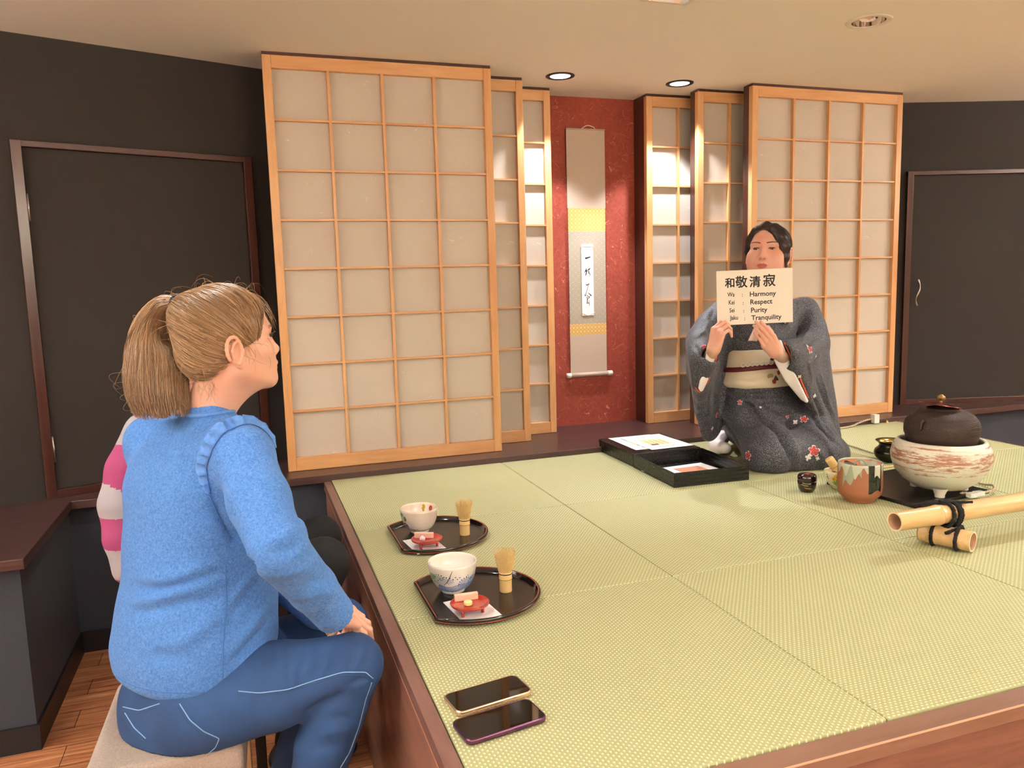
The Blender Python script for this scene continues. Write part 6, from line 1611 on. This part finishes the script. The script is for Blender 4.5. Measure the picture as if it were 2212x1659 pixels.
for px, r in (((1749, 754), .0175), ((1758, 974), .022), ((1737, 906), .0155), ((1616, 984), .018), ((1598, 869), .010), ((1573, 934), .008), ((1548, 897), .011), ((1520, 748), .010), ((1700, 900), .008)): flower(px, r, False, int(px[0]))
for px, r in (((1745, 988), .014), ((1766, 990), .009), ((1718, 912), .012), ((1580, 952), .012), ((1592, 990), .009), ((1604, 993), .008), ((1759, 855), .011), ((1727, 813), .009), ((1538, 925), .010), ((1762, 770), .008), ((1643, 880), .006), ((1690, 1028), .008), ((1550, 650), .008)): flower(px, r, True, int(px[0]), 4)
join_into(kim, obj('flower_print', m, [m_fred, m_fwh], None, fix=False))
def ktube(pts, r, mat_, name, par, n=8, lift=0., flat=1.0, label=None):
    Q = []
    for i in range(len(pts)-1):
        for k in range(n):
            p = tuple(pts[i][j]+(pts[i+1][j]-pts[i][j])*k/n for j in range(len(pts[i]))); Q.append(hit(T, *p)[0]+hit(T, *p)[1]*lift if len(p) == 2 else np.array(p))
    Q = np.array(Q+[np.array(pts[-1]) if len(pts[-1]) == 3 else hit(T, *pts[-1])[0]])
    for _ in range(3): Q[1:-1] = (Q[:-2]+2*Q[1:-1]+Q[2:])/4
    return obj(name, MB().tube([Vector(q-BASE_K) for q in Q], r, 8, flat=flat), mat_, par, smooth=True, label=label)
# white under-sleeves showing at both cuffs, with orange edging
def band(pA, pB, rad, name, mat_, k=.004, flatd=None, lab=None):
    lo = np.minimum(np.min(pA, 0), np.min(pB, 0))-.07; hi = np.maximum(np.max(pA, 0), np.max(pB, 0))+.07
    g_ = Field(lo, hi, .004)
    for i in range(len(pA)-1):
        for t_ in [q_/10 for q_ in range(10)]:
            a = pA[i]+(pA[i+1]-pA[i])*t_; b = pB[i]+(pB[i+1]-pB[i])*t_; g_.cone(a, b, rad, rad, k)
    g_.cone(pA[-1], pB[-1], rad, rad, k); P_, F_ = g_.mesh(); P_ = relax(P_, F_, 2, .5); return nmesh(name, P_, F_, mat_, host, base=BASE_K, label=lab)
A = [P3(1684, 738, 3.10), P3(1697, 772, 3.12), P3(1716, 812, 3.15), P3(1742, 866, 3.20)]; B = [P3(1672, 760, 3.13), P3(1680, 785, 3.14), P3(1700, 822, 3.16), P3(1732, 860, 3.21)]
band(A, B, .0085, 'under_sleeve', m_wsilk, lab='white under-sleeve')
ktube([P3(1694, 740, 3.10), P3(1712, 778, 3.12), P3(1730, 822, 3.16), P3(1746, 860, 3.20)], .0035, m_forange, 'sleeve_lining', kim, label='orange lining edge')
A = [P3(1532, 752, 3.01), P3(1526, 782, 3.03), P3(1518, 812, 3.06), P3(1512, 838, 3.09)]; B = [P3(1541, 770, 3.03), P3(1534, 795, 3.05), P3(1525, 820, 3.08), P3(1515, 842, 3.10)]
band(A, B, .0075, 'under_sleeve', m_wsilk, lab='white under-sleeve')
ktube([P3(1549, 770, 3.04), P3(1540, 800, 3.06), P3(1527, 828, 3.09), P3(1512, 848, 3.11), P3(1502, 838, 3.10)], .003, m_forange, 'sleeve_lining', kim, label='orange lining edge')
# sash, sash cord and collar
t = NT('cream_sash'); a = t.noise(t.co((1, 1, 8)), 50, 3, .6); t.set(Base_Color=t.mix(a, lin('d8c9ae'), lin('e6dac3')), Roughness=.5); t.bump(a, .15, .001); m_obi = t.m
f = Field((1.55, -.62, .88), (2.12, -.10, 1.20), .005)
f.loft([lk(834, 1553, 1712, .163, .138), lk(800, 1553, 1712, .163, .138), lk(748, 1553, 1714, .163, .136)], kl, 0, pw=2.2)
f.wobble(.002, .09, 4); Po, Fo = f.mesh(); To = tree(Po, Fo)
_T = T; T = To
Po = folds(Po, Fo, [([(1575, 768), (1620, 764), (1665, 757)], -.003, .005), ([(1572, 812), (1610, 818), (1650, 812), (1690, 815)], .005, .007), ([(1570, 822), (1620, 826), (1680, 820)], -.004, .006)], To)
obi = nmesh('sash', Po, Fo, m_obi, host, base=BASE_K, label='cream sash'); T = tree(Po, Fo)
m_maroon = M('maroon_cord', '5b1119', .5)
ktube([(1560, 799), (1590, 799), (1625, 796), (1660, 792), (1695, 790)], .0105, m_maroon, 'sash_cord', obi, lift=.002, label='maroon sash cord')
m = MB()
def odecal(px, r, mi_, seed):
    c, n_ = hit(T, *px); n_ = nrm(n_); u_ = nrm(np.cross(n_, (0, 0, 1))); w_ = np.cross(n_, u_); rr = random.Random(seed); vs = [tuple(c+n_*.0016-BASE_K)]
    for k in range(9): rad = r*rr.uniform(.5, 1.1); a = 2*PI*k/9; vs.append(tuple(c+u_*math.cos(a)*rad+w_*math.sin(a)*rad+n_*.0012-BASE_K))
    m.add(vs, [(0, 1+k, 1+(k+1) % 9) for k in range(9)], mi_)
for i, (px, r, mi_) in enumerate((((1668, 776), .010, 0), ((1673, 785), .009, 1), ((1664, 812), .014, 2), ((1676, 818), .016, 0), ((1682, 806), .012, 1), ((1672, 824), .010, 1), ((1686, 780), .010, 2))): odecal(px, r, mi_, i)
join_into(obi, obj('sash_pattern', m, [M('pattern_dark', '3a3430', .6), M('pattern_red', '8a2d2a', .6), M('pattern_gold', 'a89252', .6)], None, fix=False)); T = tree(Po, Fo)
m = MB()
for i in range(7):
    c, n_ = hit(T, 1606+9.5*i, 789-.9*i); c = c+n_*.011-BASE_K; m.tube([tuple(c+np.array([.010*math.cos(a), 0, .008*math.sin(a)])) for a in [2*PI*k/10 for k in range(10)]], .0016, 5, closed=True)
obj('cord_ornament', m, m_wsilk, obi, smooth=True, label='pale knotted ornament')
T = _T
f = Field((1.6, -.35, .85), (2.15, .05, 1.25), .008); bk = (P3(1640, 785, DK))-kf*.18; f.ell(bk, (.14, .055, .13), 0, ax=np.array([kl, kf, (0, 0, 1)])); P_, F_ = f.mesh(); nmesh('sash_bow', P_, F_, m_obi, obi, base=BASE_K)
up = np.array([0, 0, 1])
for off, r_, mt, nm in ((.050, .0075, m_wsilk, 'inner_collar'), (.060, .011, m_kim, 'outer_collar')):
    L_ = [NK+kf*(.10)+kl*.0+up*(-.10)]+[NK+kl*(off*math.sin(a))-kf*(off*math.cos(a)*.9)+up*(.030-.045*(1-math.cos(a))*.5) for a in np.linspace(1.9, -1.9, 15)]+[NK+kf*(.10)-kl*.03+up*(-.11)]
    obj(nm, MB().tube([Vector(p-BASE_K) for p in L_], r_, 8, flat=1.6), mt, kim, smooth=True)
# socks (white, under the skirt at the left)
f = Field((1.4, -.6, TZ-.005), (2.0, .2, TZ+.16), .006); f.cone(P3(1548, 964, 3.48), P3(1560, 945, 3.62), .034, .034, 0); f.cone(P3(1568, 968, 3.42), P3(1548, 964, 3.48), .024, .034, .01); f.plane((0, 0, TZ+.001), (0, 0, -1), .005)
P_, F_ = f.mesh(); nmesh('white_sock', P_, F_, m_wsilk, host, base=BASE_K)
# hair
m_dark = hairmat('dark_brown_hair', '160c0b', '3a2120', '22120f', .42)
f = Field((-.11, -.15, -.14), (.11, .11, .15), .0028)
f.ell((0, -.012, .034), (.0860, .102, .092), 0); f.ell((0, -.050, -.025), (.074, .060, .070), .02); f.ell((0, -.105, -.02), (.045, .035, .045), .02)
f.ell((.010, .130, .002), (.084, .088, .102), .012, 'sub')     # open forehead, parting to one side
for s in (-1, 1): f.ell((s*.094, .010, -.055), (.030, .045, .055), .008, 'sub')
SG = -1   # the fuller side of the parting is the person's left (+x is the person's right)
f.chain([(SG*-.002, .054, .108), (SG*.034, .068, .088), (SG*.060, .062, .052), (SG*.075, .048, .012), (SG*.0785, .038, -.030), (SG*.077, .030, -.070)], [.010, .017, .018, .014, .009, .004], .02, flat=((SG*.6, .7, 0), 1.5))
f.chain([(SG*-.004, .050, .110), (SG*-.044, .052, .086), (SG*-.070, .034, .046), (SG*-.080, .018, .004), (SG*-.080, .010, -.024)], [.009, .008, .007, .006, .004], .02, flat=((SG*-.6, .7, 0), 1.5))
Pc3, Fc3 = f.mesh(); Tc3 = tree(Pc3, Fc3); S3 = []; bun = np.array([0, -.12, -.02]); part = np.array([.012, .075, .105])
for i in range(2600):
    r0 = Pc3[rs.randint(len(Pc3))]; seg = []; tgt = bun if r0[1] < .035 else np.array([math.copysign(.080, r0[0]-.012), -.01, -.03]); L_ = rs.uniform(.25, .6)
    for k in range(9):
        p = r0+(tgt-r0)*k/8*L_; q = Tc3.find_nearest(Vector(p)); seg.append(np.array(q[0])+np.array(q[1])*.0008)
    S3.append(seg)
S3 = np.array(S3); S3[:, 1:-1] = (S3[:, :-2]+2*S3[:, 1:-1]+S3[:, 2:])/4
Vq, Gq = strands(S3, np.linspace(.0007, .0003, 9)); Vq, Gq = join((Pc3, Fc3), (Vq, Gq)); Vq = xform(Vq*np.array([1.09, 1, 1])*SCK, M3, H3)
nmesh('hair', Vq, Gq, m_dark, host, base=BASE_K, label='dark brown hair pinned back')
# --- the card
cc_ = P3(1630.5, 641, 3.035); cn = nrm([math.cos(math.radians(-108)), math.sin(math.radians(-108)), .02]); cr = nrm(np.cross((0, 0, 1), cn)); cu = np.cross(cn, cr)
th_ = math.radians(1.0); cr, cu = cr*math.cos(th_)+cu*math.sin(th_), cu*math.cos(th_)-cr*math.sin(th_)
card = obj('lettered_card', BX((-.1485, -.105, -.0008), (.1485, .105, 0)), M('laminated_card', 'ece4d8', .35), bevel=.0003)
Mc = Matrix.Identity(4)
for i in range(3): Mc[i][0] = cr[i]; Mc[i][1] = cu[i]; Mc[i][2] = cn[i]; Mc[i][3] = cc_[i]
card.matrix_world = Mc; tag(card, 'white laminated card with four brush characters and English words, held by the kneeling person', 'card')
def lettering(txt, x, y, size, off=0.0, sx=1.0, bold=None, name='lettering', lab=None):
    c = bpy.data.curves.new(name, 'FONT'); c.body = txt; c.size = size; c.resolution_u = 3
    o = bpy.data.objects.new('tmp_text', c); COL.objects.link(o); bpy.context.view_layer.update(); dg = bpy.context.evaluated_depsgraph_get()
    me = bpy.data.meshes.new_from_object(o.evaluated_get(dg)); bpy.data.objects.remove(o, do_unlink=True); me.name = name
    V0 = [(v.co.x*sx+x, v.co.y+y) for v in me.vertices]; F0 = [tuple(p.vertices) for p in me.polygons]; bpy.data.meshes.remove(me); V = []; F = []
    for q_, (dx, dy) in enumerate(((0, 0), (off, 0), (-off, 0), (0, off), (0, -off), (off*.7, off*.7), (-off*.7, -off*.7), (off*.7, -off*.7), (-off*.7, off*.7)) if off else ((0, 0),)):
        n_ = len(V); V += [(a+dx, b+dy, .0003+.00002*q_) for a, b in V0]; F += [tuple(i+n_ for i in f_) for f_ in F0]
    me = bpy.data.meshes.new(name); me.from_pydata(V, [], F); me.materials.append(m_ink)
    o = link(name, me, card)
    if lab: o['label'] = lab
    return o
W2c = lambda u, v: (float((P3c(u, v)-cc_)@cr), float((P3c(u, v)-cc_)@cu))
def P3c(u, v):
    d = P3(u, v, 1.0)-_CC; return _CC+d*((cc_-_CC)@cn)/(d@cn)
for ch, (u, v), sz in (('和', (1566, 620), .0400), ('敬', (1588.5, 619.5), .0475), ('清', (1618.5, 618.5), .0455), ('寂', (1648, 616.5), .0500)):
    x, y = W2c(u, v); lettering(ch, x, y, sz, .0010, 1.0, name='brush_character', lab='black brush-style character '+ch)
for a, b, (u1, v1), (uc, vc), (u2, v2), s1 in (('Wa', 'Harmony', (1571.5, 641), (1602.5, 640.5), (1619, 640.5), .80), ('Kei', 'Respect', (1573.5, 658), (1604, 658), (1620, 657.5), .78), ('Sei', 'Purity', (1575.5, 675), (1605.5, 675), (1621.5, 675), .78), ('Jaku', 'Tranquility', (1577.5, 691), (1607.5, 691.5), (1623, 691.5), .80)):
    x, y = W2c(u1, v1); lettering(a, x, y, .0235, .0003, s1, name='word', lab='the word '+a); x, y = W2c(uc, vc); lettering(':', x, y, .020, .0003, name='colon'); x, y = W2c(u2, v2); lettering(b, x, y, .0262, .0005, 1.03, name='word', lab='the word '+b)
# tissue hanging from the left hand
m = MB(); a, b, c, d = P3(1633, 700, 3.06), P3(1641, 703, 3.07), P3(1634, 737, 3.07), P3(1616, 736, 3.05); e = P3(1619, 739, 3.04)
m.grid([[tuple(a+(b-a)*i/4+np.array([0, 0, 0])) for i in range(5)], [tuple((a+d)/2*(1-i/4)+(b+c)/2*i/4+kf*.004*math.sin(i*2)) for i in range(5)], [tuple(d+(c-d)*i/4+kf*.006*math.sin(i*2)) for i in range(5)]])
o = obj('folded_tissue', m, M('pale_pink_paper', 'efd5cd', .7), smooth=True); md = o.modifiers.new('s', 'SOLIDIFY'); md.thickness = .002; tag(o, 'small pale pink folded paper hanging from the left hand below the card', 'paper')
